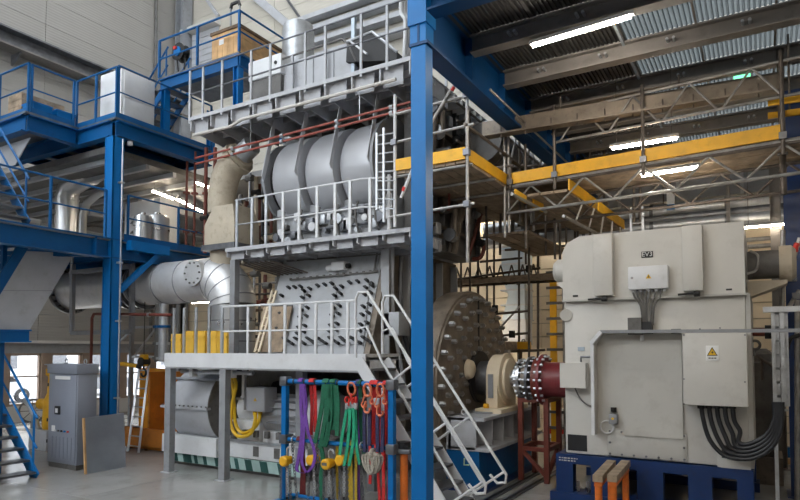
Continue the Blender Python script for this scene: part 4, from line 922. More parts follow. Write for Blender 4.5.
# --- orange skip, ladder, yellow pump
o0 = on_z(126, 448, 0); yo = o0.y; X = lambda u: on_y(u, 400, yo).x; Zo = lambda v: on_y(140, v, yo).z
ok = thing('orange_skip', 'orange steel skip with high yellow side on the floor behind column', 'skip', (X(150), yo+.8, 0))
part('yellow_side', MB().box(X(122), X(147), yo+.5, yo+.56, .1, Zo(369)), 'skip_yellow', ok, smooth=False)
part('front_trough', MB().box(X(124), X(164), yo, yo+.06, .06, Zo(428)), 'skip_orange', ok, smooth=False)
part('trough_rim', MB().box(X(124)-.03, X(164)+.03, yo-.03, yo+.09, Zo(428)-.05, Zo(428)), 'skip_orange', ok, smooth=False)
part('orange_side', MB().box(X(147), X(190), yo+.7, yo+.76, .1, Zo(372)), 'skip_orange', ok, smooth=False)
part('end_side', MB().box(X(147)-.04, X(147)+.02, yo+.06, yo+.7, .1, Zo(372)), 'skip_orange', ok, smooth=False)
part('bottom', MB().box(X(123), X(190), yo, yo+1.6, .04, .1), 'skip_orange', ok, smooth=False)
for k in range(3): part('skid', MB().box(X(128)+k*.7, X(128)+.1+k*.7, yo-.02, yo+1.6, 0, .05), 'wood_dark', ok, smooth=False)
ld = thing('aluminium_ladder', 'leaning aluminium ladder in front of the orange skip', 'ladder', on_z(137, 462, 0))
lo0, lo1, q0, q1 = on_y(131, 428, yo-.12), on_y(141.5, 428, yo-.12), on_y(140, 364, yo+.4), on_y(149, 364, yo+.4)
lo0, lo1 = lo0+(lo0-q0)*(lo0.z/(q0.z-lo0.z)), lo1+(lo1-q1)*(lo1.z/(q1.z-lo1.z))
for a, b in ((lo0, q0), (lo1, q1)): part('side_rail', MB().bar(a, b, .05, .035), 'sheet_metal', ld, smooth=False)
for k in range(9): t = (k+.6)/9.3; part('rung', MB().cyl(lo0.lerp(q0, t), lo1.lerp(q1, t), .018, n=8), 'sheet_metal', ld)
hoist = on_y(143, 366, 9.6); ho = thing('chain_hoist', 'yellow and black hoist hook hanging above the ladder', 'hoist', hoist)
part('body', MB().rbox(hoist.x-.09, hoist.x+.09, 9.55, 9.7, hoist.z, hoist.z+.28, .03), 'yellow', ho); part('side_plate', MB().cyl((hoist.x, 9.52, hoist.z+.1), (hoist.x, 9.73, hoist.z+.1), .11, n=14), 'black', ho)
part('hook', MB().tube([V(hoist.x, 9.62, hoist.z)]+arc((hoist.x, 9.62, hoist.z-.16), 90, -170, .09, 9), .025, 8), 'black', ho)
part('rope', MB().cyl((hoist.x, 9.62, hoist.z+.28), (hoist.x, 9.62, ZM-.4), .01, n=6), 'black', ho)
yb = thing('yellow_boom', 'yellow bar crossing behind the blue column above the ladder', 'bar', on_y(125, 364, 9.5)); part('bar', MB().tube(smooth_path([on_y(104, 366, 9.3), on_y(120, 364, 9.4), on_y(137, 366, 9.5)]), .05, 8), 'yellow', yb); part('tip', MB().cyl(on_y(137, 366, 9.5), on_y(141, 367, 9.55), .06, n=8), 'black', yb)
part('stand', MB().cyl(V(on_y(112, 365, 9.35).x, 9.35, 0), on_y(112, 365, 9.35), .03, n=8), 'engine_dark', yb)
yq = on_z(43, 450, 0); pm = thing('yellow_pump', 'yellow pump unit on grey base behind the cabinet', 'pump', yq)
part('base', MB().rbox(yq.x-.5, yq.x+.3, yq.y-.1, yq.y+.6, 0, .5, .03), 'grey_light', pm); part('body', MB().lathe((yq.x, yq.y+.2, .5), (0, 0, 1), [(0, .2), (.1, .22), (.7, .2), (.9, .12), (1.3, .1), (1.35, .16), (1.5, .16)], 16), 'yellow', pm)
part('motor', MB().cyl((yq.x, yq.y+.2, 1.1), (yq.x-.5, yq.y+.2, 1.1), .14, n=14), 'yellow', pm); part('pipe', MB().tube(smooth_path([(yq.x-.2, yq.y, .5), (yq.x-.4, yq.y-.1, 1.0), (yq.x-.9, yq.y, 1.2)]), .06, 8), 'galv', pm)
wh = on_z(28, 438, 0); hr = thing('hose_reel', 'grey hose wheel standing near the left windows', 'wheel', wh)
part('rim', MB().ring(wh+V(0, .1, .75), (1, -.5, 0), .32, .03, 24), 'engine_dark', hr); part('stand', MB().bar(wh+V(0, .1, 0), wh+V(0, .1, .75), .06), 'galv', hr, smooth=False); part('hub', MB().cyl(wh+V(-.05, .1, .75), wh+V(.05, .1, .75), .08, n=10), 'galv', hr)
for k in range(4): t = math.pi/4*k; part('spoke', MB().cyl(wh+V(.14*math.cos(t), .1+.28*math.cos(t), .75+.31*math.sin(t)), wh+V(-.14*math.cos(t), .1-.28*math.cos(t), .75-.31*math.sin(t)), .012, n=6), 'engine_dark', hr)

# --- blower drum and motor skid under the walkway
yD = 9.75
zD = on_y(195, 403, yD).z; RD = on_y(195, 367, yD).z-zD
dl, dr2 = on_y(184, 400, yD-.3).x, on_y(219, 400, yD-.5).x
bd = thing('blower_drum', 'large light-grey blower drum under the walkway', 'blower', ((dl+dr2)/2, yD, .2))
part('shell', MB().lathe((dl, yD, zD), (1, 0, 0), [(0, RD*.8), (.06, RD*.93), (.16, RD), (dr2-dl, RD)], 44), 'grey_light', bd)
part('end_plate', MB().lathe((dr2, yD, zD), (1, 0, 0), [(0, RD*.99), (.02, RD*.99), (.04, RD*.5), (.1, RD*.45)], 44), 'engine_dark', bd)
part('joint_flange', MB().box(dl-.06, dr2+.05, yD-RD-.06, yD-RD+.05, zD-.03, zD+.02), 'grey_light', bd, smooth=False)
for k in range(11): part('bolt', MB().cyl((dl+k*(dr2-dl)/10, yD-RD-.04, zD+.02), (dl+k*(dr2-dl)/10, yD-RD-.04, zD+.05), .018, n=6), 'engine_dark', bd)
part('tie_bar', MB().cyl((dl-.1, yD-RD*.75, zD+RD*.72), (dr2+.2, yD-RD*.75, zD+RD*.72), .03, n=8), 'galv', bd)
part('base', MB().box(dl-.15, dr2+.2, yD-.75, yD+.75, .28, max(.35, zD-RD*.75)), 'white', bd, smooth=False)
nt_ = part('notice', MB().box(dl+.05, dl+.28, yD-RD-.005, yD-RD+.02, zD+.14, zD+.42), 'sign_white', bd, smooth=False)
for z in (.16, .37): part('mark', MB().box(dl+.10, dl+.20, yD-RD-.012, yD-RD-.004, zD+z, zD+z+.03), 'red', nt_, smooth=False)
x0, x1 = on_y(173, 450, 9.15).x, on_y(282, 470, 9.15).x
sk = thing('machine_skid', 'long white skid with teal striped kick plates under the engine', 'skid', ((x0+x1)/2, 9.6, 0))
part('bed', MB().box(x0, x1+.6, 9.18, 10.8, .30, .62), 'white', sk, smooth=False)
part('rail', MB().box(x0, x1+.6, 9.13, 9.2, .62, .66), 'galv', sk, smooth=False)
part('foot_bed', MB().box(x0, x1+.6, 9.2, 10.8, .0, .1), 'engine_dark', sk, smooth=False)
kp = part('kick_plate', MB().box(x0-.1, x1+.6, 9.10, 9.13, .08, .30), 'teal', sk, smooth=False)
for f_ in (.05, .12, .36, .43, .5, .66, .9, 1.2, 1.27, 1.5, 1.7, 1.95, 2.02, 2.3, 2.38, 2.7, 2.78):
    a = x0+f_*1.15; part('stripe', MB().prism([(a, 9.094, .085), (a+.1, 9.094, .085), (a+.04, 9.094, .295), (a-.06, 9.094, .295)], (0, .006, 0)), 'teal_dark', kp, smooth=False)
for f_ in (.2, 1.3, 2.35, 2.9): part('pocket', MB().box(x0+f_, x0+f_+.14, 9.165, 9.18, .36, .56), 'engine_dark', sk, smooth=False)
for f_ in (.0, 1.65): part('post', MB().box(x0+f_, x0+f_+.12, 9.25, 9.4, .62, 1.0), 'engine_dark', sk, smooth=False)
# motor and gear housings right of the drum
mx_ = dr2+.35
mm = thing('drive_motor', 'white and grey drive motor with cooling fins under the walkway', 'motor', (mx_+1.2, 9.8, .62))
part('gear_case', MB().rbox(mx_-.05, mx_+.75, 9.3, 10.3, .62, 1.05, .05), 'white', mm)
part('bearing', MB().cyl((mx_, 9.75, 1.25), (mx_+.6, 9.75, 1.25), .34, n=24), 'white', mm)
part('motor_body', MB().cyl((mx_+.75, 9.75, 1.2), (mx_+2.4, 9.75, 1.2), .42, n=28), 'grey_light', mm)
for k in range(12): t = math.radians(200-k*18); part('fin', MB().bar((mx_+.95, 9.75+.46*math.cos(t), 1.2+.46*math.sin(t)), (mx_+1.7, 9.75+.46*math.cos(t), 1.2+.46*math.sin(t)), .1, .015, (0, math.cos(t+1.57), math.sin(t+1.57))), 'grey', mm, smooth=False)
part('fan_cowl', MB().lathe((mx_+1.9, 9.75, 1.2), (1, 0, 0), [(0, .5), (.35, .5), (.45, .4)], 28), 'white', mm)
part('foot', MB().box(mx_+.8, mx_+2.0, 9.35, 10.2, .62, .85), 'white', mm, smooth=False)
for k in range(7): part('lug', MB().rbox(mx_+.05+k*.3, mx_+.15+k*.3, 9.22, 9.3, .72, .86, .01), 'engine_dark', mm)
part('top_duct', MB().lathe((mx_+.75, 9.9, 1.6), (1, 0, 0), [(0, .3), (.5, .42), (1.2, .42)], 24), 'black', mm)
part('duct_elbow', MB().tube(smooth_path([(mx_+.2, 9.8, 1.5), (mx_+.3, 9.85, 1.9), (mx_+.9, 9.9, 2.05), (mx_+1.6, 9.9, 1.95)]), .3, 16), 'engine_dark', mm)
a, b = on_y(246.5, 411, 9.1), on_y(265, 388, 9.1)
tb_ = thing('terminal_box', 'light grey terminal box with yellow mark above yellow hoses', 'box', ((a.x+b.x)/2, 9.2, a.z))
part('body', MB().rbox(a.x, b.x, 9.1, 9.45, a.z, b.z, .012), 'grey_light', tb_); part('lid', MB().rbox(a.x+.01, b.x-.01, 9.085, 9.1, a.z+.01, b.z-.01, .004), 'grey_light', tb_)
part('warning_mark', MB().prism([((a.x+b.x)/2-.04, 9.08, (a.z+b.z)/2-.03), ((a.x+b.x)/2+.04, 9.08, (a.z+b.z)/2-.03), ((a.x+b.x)/2, 9.08, (a.z+b.z)/2+.04)], (0, .005, 0)), 'sign_yellow', tb_, smooth=False)
part('mounting_arm', MB().box((a.x+b.x)/2-.05, (a.x+b.x)/2+.05, 9.4, 9.7, a.z, a.z+.1), 'engine_dark', tb_, smooth=False)
for i, (pts, l) in enumerate(((((232, 373), (236, 385), (232, 405), (231, 425), (238, 436), (250, 434), (255, 422), (255, 412)), 'outer'), (((230, 374), (233, 388), (234, 405), (236, 425), (243, 433), (254, 428), (259, 420), (260, 412)), 'inner'))):
    hs = thing('yellow_hose', '%s of two yellow hoses looping under the terminal box' % l, 'hose', on_y(*pts[4], 9.05), 'yellow hoses')
    part('hose', MB().tube(smooth_path([on_y(u, v, 9.08+.06*i+(.1 if k in (0, 7) else 0)) for k, (u, v) in enumerate(pts)]), .036, 10), 'hose_yellow', hs)
    q = on_y(*pts[-1], 9.18+.06*i); part('gland', MB().cyl(q+V(0, 0, -.06), q+V(0, 0, .03), .045, n=10), 'yellow', hs)
br = on_y(238, 395, 9.12); hb = thing('hose_bracket', 'white upright bracket holding the yellow hoses', 'bracket', (br.x+.05, 9.25, ZL-1.1)); part('plate', MB().box(br.x, br.x+.06, 9.22, 9.3, on_y(238, 410, 9.2).z, ZL-.1), 'white', hb, smooth=False); part('clamp', MB().box(br.x-.12, br.x+.08, 9.18, 9.22, br.z-.1, br.z-.06), 'galv', hb, smooth=False)
# brown guard sheet and wooden ladder left of the engine doors
P = [onp(258, 352), onp(286, 352), onp(296, 306), onp(268, 306)]; P = [p+V(0, -.12, 0) for p in P]
bgd = thing('rusty_sheet', 'rust-brown steel sheet leaning beside the engine doors', 'sheet', (P[0]+P[1])/2); part('sheet', MB().prism(P, (0, .03, 0)), 'plank', bgd, smooth=False); part('top_edge', MB().bar(P[2], P[3], .03), 'engine_dark', bgd, smooth=False)
wl_ = thing('wooden_ladder', 'pale wooden ladder leaning behind the walkway railing', 'ladder', on_y(258, 352, 9.35)); a0, a1, b0_, b1_ = on_y(255, 352, 9.3), on_y(259, 352, 9.3), on_y(268, 306, 9.7), on_y(272, 306, 9.7)
for a, b in ((a0, b0_), (a1, b1_)): part('side_rail', MB().bar(V(a), V(b)+(V(b)-V(a))*.35, .05, .03), 'cream', wl_, smooth=False)
for k in range(8): t = k/7*1.2+.05; part('rung', MB().cyl(a0+(b0_-a0)*t, a1+(b1_-a1)*t, .015, n=6), 'cream', wl_)
# ================================================================ SLING RACK
YR = 7.85
RX0, RX1 = on_y(285, 440, YR).x, on_y(392, 440, YR).x
zr1, zr2 = on_y(340, 383, YR).z, on_y(340, 444, YR).z
D = lambda u, v, dy=0.: on_y(u, v, YR+dy)
rk = thing('sling_rack', 'blue tubular rack hung with lifting slings and chains', 'rack', ((RX0+RX1)/2, YR, 0))
for x in (RX0, RX1):
    part('post', MB().box(x-.045, x+.045, YR-.045, YR+.045, .05, zr1+.02), 'blue_bright', rk, smooth=False)
    part('foot', MB().box(x-.04, x+.04, YR-.5, YR+.45, 0, .06), 'blue_bright', rk, smooth=False)
    for z in (zr1, zr2):
        part('clamp', MB().rbox(x-.075, x+.075, YR-.075, YR+.075, z-.075, z+.075, .015), 'steel_dark', rk)
part('top_bar', MB().cyl((RX0, YR, zr1), (RX1, YR, zr1), .04, n=14), 'blue_bright', rk)
part('middle_bar', MB().cyl((RX0, YR, zr2), (RX1, YR, zr2), .035, n=14), 'blue_bright', rk)
for k in range(9): x = RX0+.2+k*(RX1-RX0-.3)/8; part('divider', MB().cyl((x-.012, YR, zr1), (x+.012, YR, zr1), .05, n=12), 'black', rk)
part('lower_bar', MB().cyl((RX0, YR, .12), (RX1, YR, .12), .03, n=10), 'blue_bright', rk)
def sling(label, mt, strands, w=.055, t=.012, cat='sling', dy=-.06, group='slings on the rack'):
    """strands: pixel polylines of the webbing, hung over the bar"""
    s_ = thing('round_sling', label, cat, D(*strands[0][len(strands[0])//2], dy), group)
    for i, st_ in enumerate(strands):
        P = smooth_path([D(u, v, dy-.012*(i % 3)) for u, v in st_], 5); part('strand', MB().strap(P, w, t), mt, s_)
    return s_
over = lambda s_, u, mt, w=.06, z=zr1, r=.05: part('hanging_bight', MB().strap(arc((D(u, 383).x, YR, z), 180, 0, r+.006, 8, 'yz'), w, .012), mt, s_)
s_ = sling('long purple round sling hanging at the left of the rack', 'purple', [
    ((301, 384), (301, 405), (302, 430), (299, 455), (297, 470), (304, 473), (310, 471)),
    ((304, 384), (306, 405), (304, 425), (303, 445), (302, 462), (306, 472)),
    ((303, 386), (305, 410), (308, 432), (313, 446), (315, 458), (311, 469), (306, 472))], .06)
over(s_, 302, 'purple', .09)
s_ = sling('dull red sling hanging beside the purple sling', 'sling_red', [((311, 385), (312, 410), (311, 435)), ((314.5, 385), (315.5, 405), (315, 432))], .06, dy=.05); over(s_, 313, 'sling_red', .1)
s_ = sling('thick dark green sling bundle hanging beside the red sling', 'sling_green', [
    ((324, 384), (322, 405), (318, 428), (315, 443)), ((327, 384), (326, 410), (323, 432), (320, 448)), ((330, 384), (331, 412), (328, 435), (325, 447)),
    ((333, 384), (335, 410), (333, 430)), ((336, 385), (338, 405), (337, 436)), ((329, 384), (329, 405), (328, 430), (324, 446)), ((321, 446), (323, 460), (321, 480), (322, 505))], .075, .02)
over(s_, 327, 'sling_green', .12); over(s_, 334, 'sling_green', .1)
s_ = sling('four-leg bright green sling hanging from red links', 'sling_teal', [
    ((347, 409), (344, 425), (341, 445), (339, 463)), ((350, 408), (349, 430), (347, 450), (344, 466)), ((353, 408), (354, 430), (352, 450), (349, 466)), ((355, 408), (356, 430), (357, 450), (360, 465))], .055)
for k, (u, v) in enumerate(((347, 400), (350, 403), (353, 401), (356, 400), (351, 397))):
    p = D(u, v, -.07); part('link', MB().ring(p, (1, .3*k-.5, 0), .045, .016, 14, 6, .7), 'red', s_)
for k, (u, v) in enumerate(((347, 406), (350, 405), (353, 406), (356, 406))): p = D(u, v, -.07); part('shackle', MB().rbox(p.x-.025, p.x+.025, p.y-.02, p.y+.02, p.z-.05, p.z+.05, .008), 'galv', s_)
part('master_ring', MB().ring(D(351.5, 389, -.03), (0, 1, .1), .095, .018, 22, 8, .75), 'hook_orange', s_)
for i, (u, l, dz) in enumerate(((367, 'left', 0), (380, 'right', 3))):
    q = thing('hook_sling', 'dark blue sling with orange hooks, %s one of the pair' % l, 'sling', D(u, 460, -.06), 'hook slings')
    for k, du in enumerate((-2.4, 2.6)): part('strand', MB().strap(smooth_path([D(u+du, 410+dz, -.07), D(u+du*1.05, 430, -.075), D(u+du*.9, 452, -.07)]), .055, .03), 'sling_navy', q)
    part('master_ring', MB().ring(D(u+.5, 390, -.03), (0, 1, .1), .095, .02, 22, 8, .68), 'hook_orange', q)
    part('coupling', MB().rbox(D(u, 0).x-.05, D(u, 0).x+.05, YR-.1, YR-.05, D(u, 405, -.07).z, D(u, 398, -.07).z, .015), 'black' if i == 0 else 'galv', q)
    hk = D(u, 408+dz, -.11); part('hook', MB().tube([hk+V(-.02, 0, .1), hk+V(-.05, 0, .03)]+arc(hk+V(0, 0, -.02), 170, 390, .05, 9), .018, 8), 'hook_orange', q)
    hk = D(u-4, 402, -.09); part('hook', MB().tube([hk+V(.03, 0, .1), hk]+arc(hk+V(.02, 0, -.04), 150, 380, .04, 8), .016, 8), 'hook_orange', q)
    hk = D(u+5, 399, -.09); part('hook', MB().tube([hk+V(-.02, 0, .08), hk]+arc(hk+V(0, 0, -.04), 150, 380, .035, 8), .015, 8), 'hook_orange', q)
s_ = sling('wide bright red sling behind the hook slings', 'sling_red', [((373, 386), (373.5, 415), (373, 448)), ((376, 386), (376, 415), (376, 448)), ((379, 386), (379, 415), (379.5, 450))], .07, .012, dy=.06); over(s_, 375, 'sling_red', .14)
s_ = sling('narrow red sling beside the right rack post', 'sling_red', [((388, 386), (388.5, 420), (389, 460), (388, 505)), ((385.5, 386), (386, 420), (384, 460), (383, 505))], .05, .012, dy=.05); over(s_, 387, 'sling_red', .1)
s_ = sling('dark green sling at back between two chain slings', 'sling_green', [((360, 386), (361, 420), (363, 450), (365, 468))], .07, .012, dy=.06); over(s_, 360, 'sling_green', .08)
s_ = sling('thin purple sling behind the bright green sling', 'purple', [((358.5, 386), (359.5, 420), (358.5, 455), (359, 505))], .04, .012, dy=.07); over(s_, 358.5, 'purple', .05)
s_ = sling('red sling ends hanging from the middle bar at right', 'sling_red', [((377, 446), (378, 470), (380, 505)), ((382.5, 446), (383.5, 475), (384, 505)), ((370, 446), (370.5, 470), (370, 484))], .045, .012); over(s_, 379, 'sling_red', .1, zr2)
s_ = sling('dark yellow sling ends hanging below the middle bar', 'sling_yellow', [((337, 446), (337, 470), (338, 505)), ((351, 446), (351.5, 475), (352, 505)), ((356, 446), (356, 475), (356, 505)), ((348, 446), (349, 480), (350, 505))], .045, .012, dy=.05); over(s_, 352, 'sling_yellow', .1, zr2)
s_ = sling('dark red sling hanging low below the purple loop', 'sling_darkred', [((300, 446), (302, 470), (301, 497)), ((303, 446), (304, 470), (304, 497))], .06, .012, dy=.05); over(s_, 301, 'sling_darkred', .1, zr2)
rp = thing('rope_bundle', 'grey-brown knotted rope bundle hanging on the right middle bar', 'rope', D(376, 464, -.08))
for k in range(7):
    c_ = D(372.5+(k-3)*1.7, 462+abs(k-3)*.8, -.09-.012*(k % 3)); t_ = (k-3)*.16
    part('loop', MB().tube([c_+V(math.sin(a_)*.05*math.cos(t_)+math.cos(a_)*.15*math.sin(t_), .02*math.sin(a_+k), math.cos(a_)*.15*math.cos(t_)-math.sin(a_)*.05*math.sin(t_)) for a_ in [2*math.pi*q/16 for q in range(16)]], .02, 7, True), 'rope', rp)
part('knot', MB().ring(D(373, 454, -.07), (1, 0, .2), .06, .03, 14, 7), 'rope', rp)
def chain_mesh(mb, p, q, L=.055):
    p, q = V(p), V(q); d = (q-p); n = max(2, int(d.length/(L*.72))); d.normalize(); a, b = frame(d)
    for i in range(n):
        c_ = p.lerp(q, (i+.5)/n); s_, t_ = (a, d) if i % 2 else (b, d)
        mb.tube([c_+(s_*math.cos(2*math.pi*k/8)*.022+t_*math.sin(2*math.pi*k/8)*L/2) for k in range(8)], .0085, 4, True)
    return mb
for i, (u, v, l, ch) in enumerate(((285, 461, 'half before the left post', (281, 287, 290)), (312, 460, 'behind the purple loop', (309, 314, 317)), (327, 464, 'with a round name disc', (324, 329, 333)), (341, 460, 'behind the bright green sling', (340, 344, 347)))):
    dy = -.1 if i in (0, 2) else -.02
    h = thing('chain_hoist', 'yellow chain hoist on the rack, the one %s' % l, 'hoist', D(u, 470, dy), 'yellow chain hoists')
    c_ = D(u, v, dy); r_ = .085
    part('cover', MB().lathe(c_, (0, -1, 0), [(-.03, r_), (.05, r_), (.07, r_*.75)], 20), 'yellow', h)
    part('gear_case', MB().lathe(c_, (0, 1, 0), [(.03, r_*.8), (.13, r_*.8)], 16), 'yellow', h)
    if i == 2: part('name_disc', MB().box(c_.x-.05, c_.x+.05, c_.y-.076, c_.y-.07, c_.z-.015, c_.z+.03), 'engine_dark', h, smooth=False)
    part('hook', MB().tube([c_+V(0, .05, .08), c_+V(0, .05, .14)]+arc(V(c_.x+.045, c_.y+.05, c_.z+.17), 200, -20, .05, 8), .016, 7), 'galv', h)
    for k, uc in enumerate(ch): part('chain', chain_mesh(MB(), D(uc, v+5, dy+.03*k), D(uc+(k-1)*.5, 503-6*(k % 2), dy+.03*k)), 'galv' if k % 2 else 'steel_dark', h)
    part('load_hook', MB().tube([D(ch[1], 497, dy)]+arc(D(ch[1], 500, dy)+V(0, 0, -.04), 90, -170, .05, 8), .018, 7), 'black', h)
for i, (u, l) in enumerate(((297, 'left'), (321, 'middle'), (363, 'right'))):
    h = thing('loose_chain', 'steel chain hanging from the middle bar, %s of three' % l, 'chain', D(u, 503, -.05), 'loose chains')
    part('links', chain_mesh(MB(), V(D(u, 0).x, YR-.05, zr2+.02), D(u, 500, -.05), .07), 'steel_dark', h); part('top_link', MB().ring((D(u, 0).x, YR, zr2), (1, 0, 0), .06, .01, 14, 6), 'galv', h)
gs = D(375, 500, .5)
gw = thing('orange_stand', 'orange tripod screw stand right of the sling rack', 'stand', (on_y(405, 495, 8.0).x, 8.0, 0))
gx = on_y(404, 495, 8.0).x
part('stem', MB().cyl((gx, 8.0, .05), (gx, 8.0, .95), .06, n=14), 'orange', gw); part('base', MB().lathe((gx, 8.0, 0), (0, 0, 1), [(0, .3), (.04, .3), (.12, .12), (.2, .07)], 16), 'orange', gw); part('head', MB().rbox(gx-.16, gx+.16, 7.88, 8.12, .95, 1.02, .02), 'steel_dark', gw); part('top_block', MB().cyl((gx, 8.0, 1.02), (gx, 8.0, 1.12), .1, n=12), 'black', gw)

# ================================================================ FLYWHEEL, SHAFT AND COUPLING
XD, YD, ZD, RDk = -5.0, 11.5, 1.83, 1.84
fw = thing('flywheel_disc', 'huge brown bolted flywheel disc at the engine end', 'flywheel', (XD-.2, YD, 0))
part('rim', MB().lathe((XD-.5, YD, ZD), (1, 0, 0), [(0, RDk*.97), (.03, RDk), (.42, RDk), (.46, RDk*.985)], 72), 'engine_brown', fw)
part('face', MB().lathe((XD-.05, YD, ZD), (1, 0, 0), [(0, RDk*.97), (.05, RDk*.96), (.09, RDk*.5), (.09, .02)], 72), 'engine_brown', fw)
bsrc = None; cnt = 0
for ri, (rr, n) in enumerate(((1.68, 34), (1.42, 26), (1.16, 22), (.9, 16), (.68, 12))):
    for k in range(n):
        t = 2*math.pi*(k+.5*(ri % 2))/n
        o_ = V(XD+.05, YD+rr*math.cos(t), ZD+rr*math.sin(t))
        if bsrc is None: bsrc = part('nut', MB().cyl(o_-V(.05, 0, 0), o_+V(.05, 0, 0), .052, n=6).cyl(o_+V(.05, 0, 0), o_+V(.075, 0, 0), .028, n=8), 'tube', fw); bo = o_
        else: again(bsrc, fw, o_-bo)
part('hub_recess', MB().lathe((XD+.02, YD, ZD+.12), (1, 0, 0), [(0, .52), (.075, .52), (.09, .5)], 40), 'black', fw)  # black disc painted in for the dark opening round the shaft
part('split_line', MB().box(XD+.03, XD+.06, YD-.01, YD+.01, ZD+.5, ZD+RDk*.94), 'black', fw, smooth=False)
part('cradle', MB().box(XD-.5, XD-.1, YD-.9, YD+.9, 0, .35), 'engine_dark', fw, smooth=False)
part('lug', MB().lathe((XD+.06, YD-.55, ZD+.28), (1, 0, 0), [(0, .2), (.08, .17), (.12, .1)], 16), 'cream', fw)
ax = lambda u: on_y(u, 378, YD-.3).x
ZS = 1.92
sf = thing('drive_shaft', 'drive shaft with bolted couplings between engine and white machine', 'shaft', (ax(530), YD, ZS-.5))
XB = ax(500)
part('shaft', MB().cyl((XD, YD, ZS), (-2.6, YD, ZS), .17, n=24), 'steel', sf)
part('dark_collar', MB().lathe((XD+.05, YD, ZS), (1, 0, 0), [(0, .34), (.3, .34), (.34, .3), (ax(491)-XD-.05, .3)], 32), 'steel_dark', sf)
fl = []
for i, (u, r_, w_, m_) in enumerate(((513, .34, .1, 'steel'), (517, .40, .05, 'steel'), (521, .36, .12, 'engine_brown'), (526, .44, .05, 'steel_dark'), (532, .42, .1, 'brown_red'), (538, .48, .05, 'maroon'))):
    x = ax(u); f_ = part('coupling_flange', MB().lathe((x, YD, ZS), (1, 0, 0), [(0, r_), (w_, r_)], 36), m_, sf)
    for k in range(18):
        t = 2*math.pi*k/18; o_ = V(x, YD+(r_-.04)*math.cos(t), ZS+(r_-.04)*math.sin(t))
        if i in (1, 3, 5):
            if k == 0: q0 = part('bolt', MB().cyl(o_-V(.05, 0, 0), o_+V(w_+.05, 0, 0), .026, n=6), 'steel', f_); qo = o_
            else: again(q0, f_, o_-qo)
part('red_sleeve', MB().lathe((ax(539), YD, ZS), (1, 0, 0), [(0, .36), (.1, .33), (-2.7-ax(539), .33)], 36), 'maroon', sf)
bg_ = thing('bearing_pedestal', 'cream bearing pedestal with round cover beside the flywheel', 'bearing', (ax(492), YD, 1.36))
xa_, xb_ = ax(490), ax(507)
part('housing', MB().prism([(xa_, YD-.5, 1.36), (xa_, YD-.5, ZS+.05)]+[(xa_, YD+.5*math.cos(math.radians(a)), ZS+.05+.42*math.sin(math.radians(a))) for a in range(180, -1, -15)]+[(xa_, YD+.5, 1.36)], (xb_-xa_-.12, 0, 0)), 'cream', bg_)
part('cover_ring', MB().lathe((xb_-.14, YD, ZS), (1, 0, 0), [(0, .5), (.05, .5), (.07, .4), (.12, .4), (.14, .3)], 36), 'cream', bg_)
part('front_plate', MB().box(xa_+.05, xb_-.2, YD-.53, YD-.5, ZS-.35, ZS+.1), 'grey', bg_, smooth=False)
part('base', MB().box(xa_-.12, xb_+.05, YD-.75, YD+.75, 1.3, 1.38), 'cream', bg_, smooth=False)
part('oil_tap', MB().cyl((xa_, YD-.6, 1.42), (xa_+.08, YD-.6, 1.42), .05, n=10), 'yellow', bg_)
# foundation: steel bed on a blue block
f0 = on_z(446, 489, 0); yfb = f0.y
xf0 = f0.x; xf1 = on_y(476, 470, yfb).x
zb1, zb2 = on_y(447, 449, yfb).z, on_y(447, 416, yfb).z
fb = thing('bearing_bed', 'ribbed grey steel bed carrying the bearing on blue block', 'bed', ((xf0+xf1)/2, yfb+1.5, zb1))
part('end_plate', MB().rbox(xf0, xf1, yfb, yfb+.05, zb1, zb2, .02), 'grey_light', fb)
part('top_plate', MB().box(xf0, xf1+.15, yfb, 12.9, zb2-.06, zb2), 'grey_light', fb, smooth=False)
part('bottom_plate', MB().box(xf0, xf1+.25, yfb, 12.9, zb1, zb1+.06), 'grey_light', fb, smooth=False)
part('web', MB().box(xf0+.05, xf0+.1, yfb, 12.9, zb1, zb2), 'grey', fb, smooth=False)
for k in range(6): part('rib', MB().box(xf0+.1, xf1+.1, yfb+.5+k*.55, yfb+.53+k*.55, zb1+.06, zb2-.06), 'grey_light', fb, smooth=False)
part('top_hatch', MB().cyl(((xf0+xf1)/2+.1, yfb+.8, zb2), ((xf0+xf1)/2+.1, yfb+.8, zb2+.03), .2, n=20), 'grey', fb); part('eye', MB().ring(((xf0+xf1)/2-.1, yfb+.35, zb2+.05), (0, 1, 0), .045, .012, 12), 'white', fb)
part('packing', MB().box(xf0+.05, xf1, YD-.75, YD+.75, zb2, 1.31), 'engine_dark', fb, smooth=False)
nb = thing('foundation_block', 'navy blue steel foundation block with chalk marks on floor', 'block', ((xf0+xf1)/2, yfb+1, 0))
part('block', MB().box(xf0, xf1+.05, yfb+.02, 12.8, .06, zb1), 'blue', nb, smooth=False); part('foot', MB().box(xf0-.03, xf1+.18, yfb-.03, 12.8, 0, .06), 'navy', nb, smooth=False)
for pts in (((464.5, 458), (464, 465), (469, 465)), ((471, 458), (472, 466), (476, 467)), ((472, 463), (476.5, 467.5))):
    part('chalk_mark', MB().tube([on_y(u, v, yfb+.012) for u, v in pts], .014, 5), 'chalk', nb)
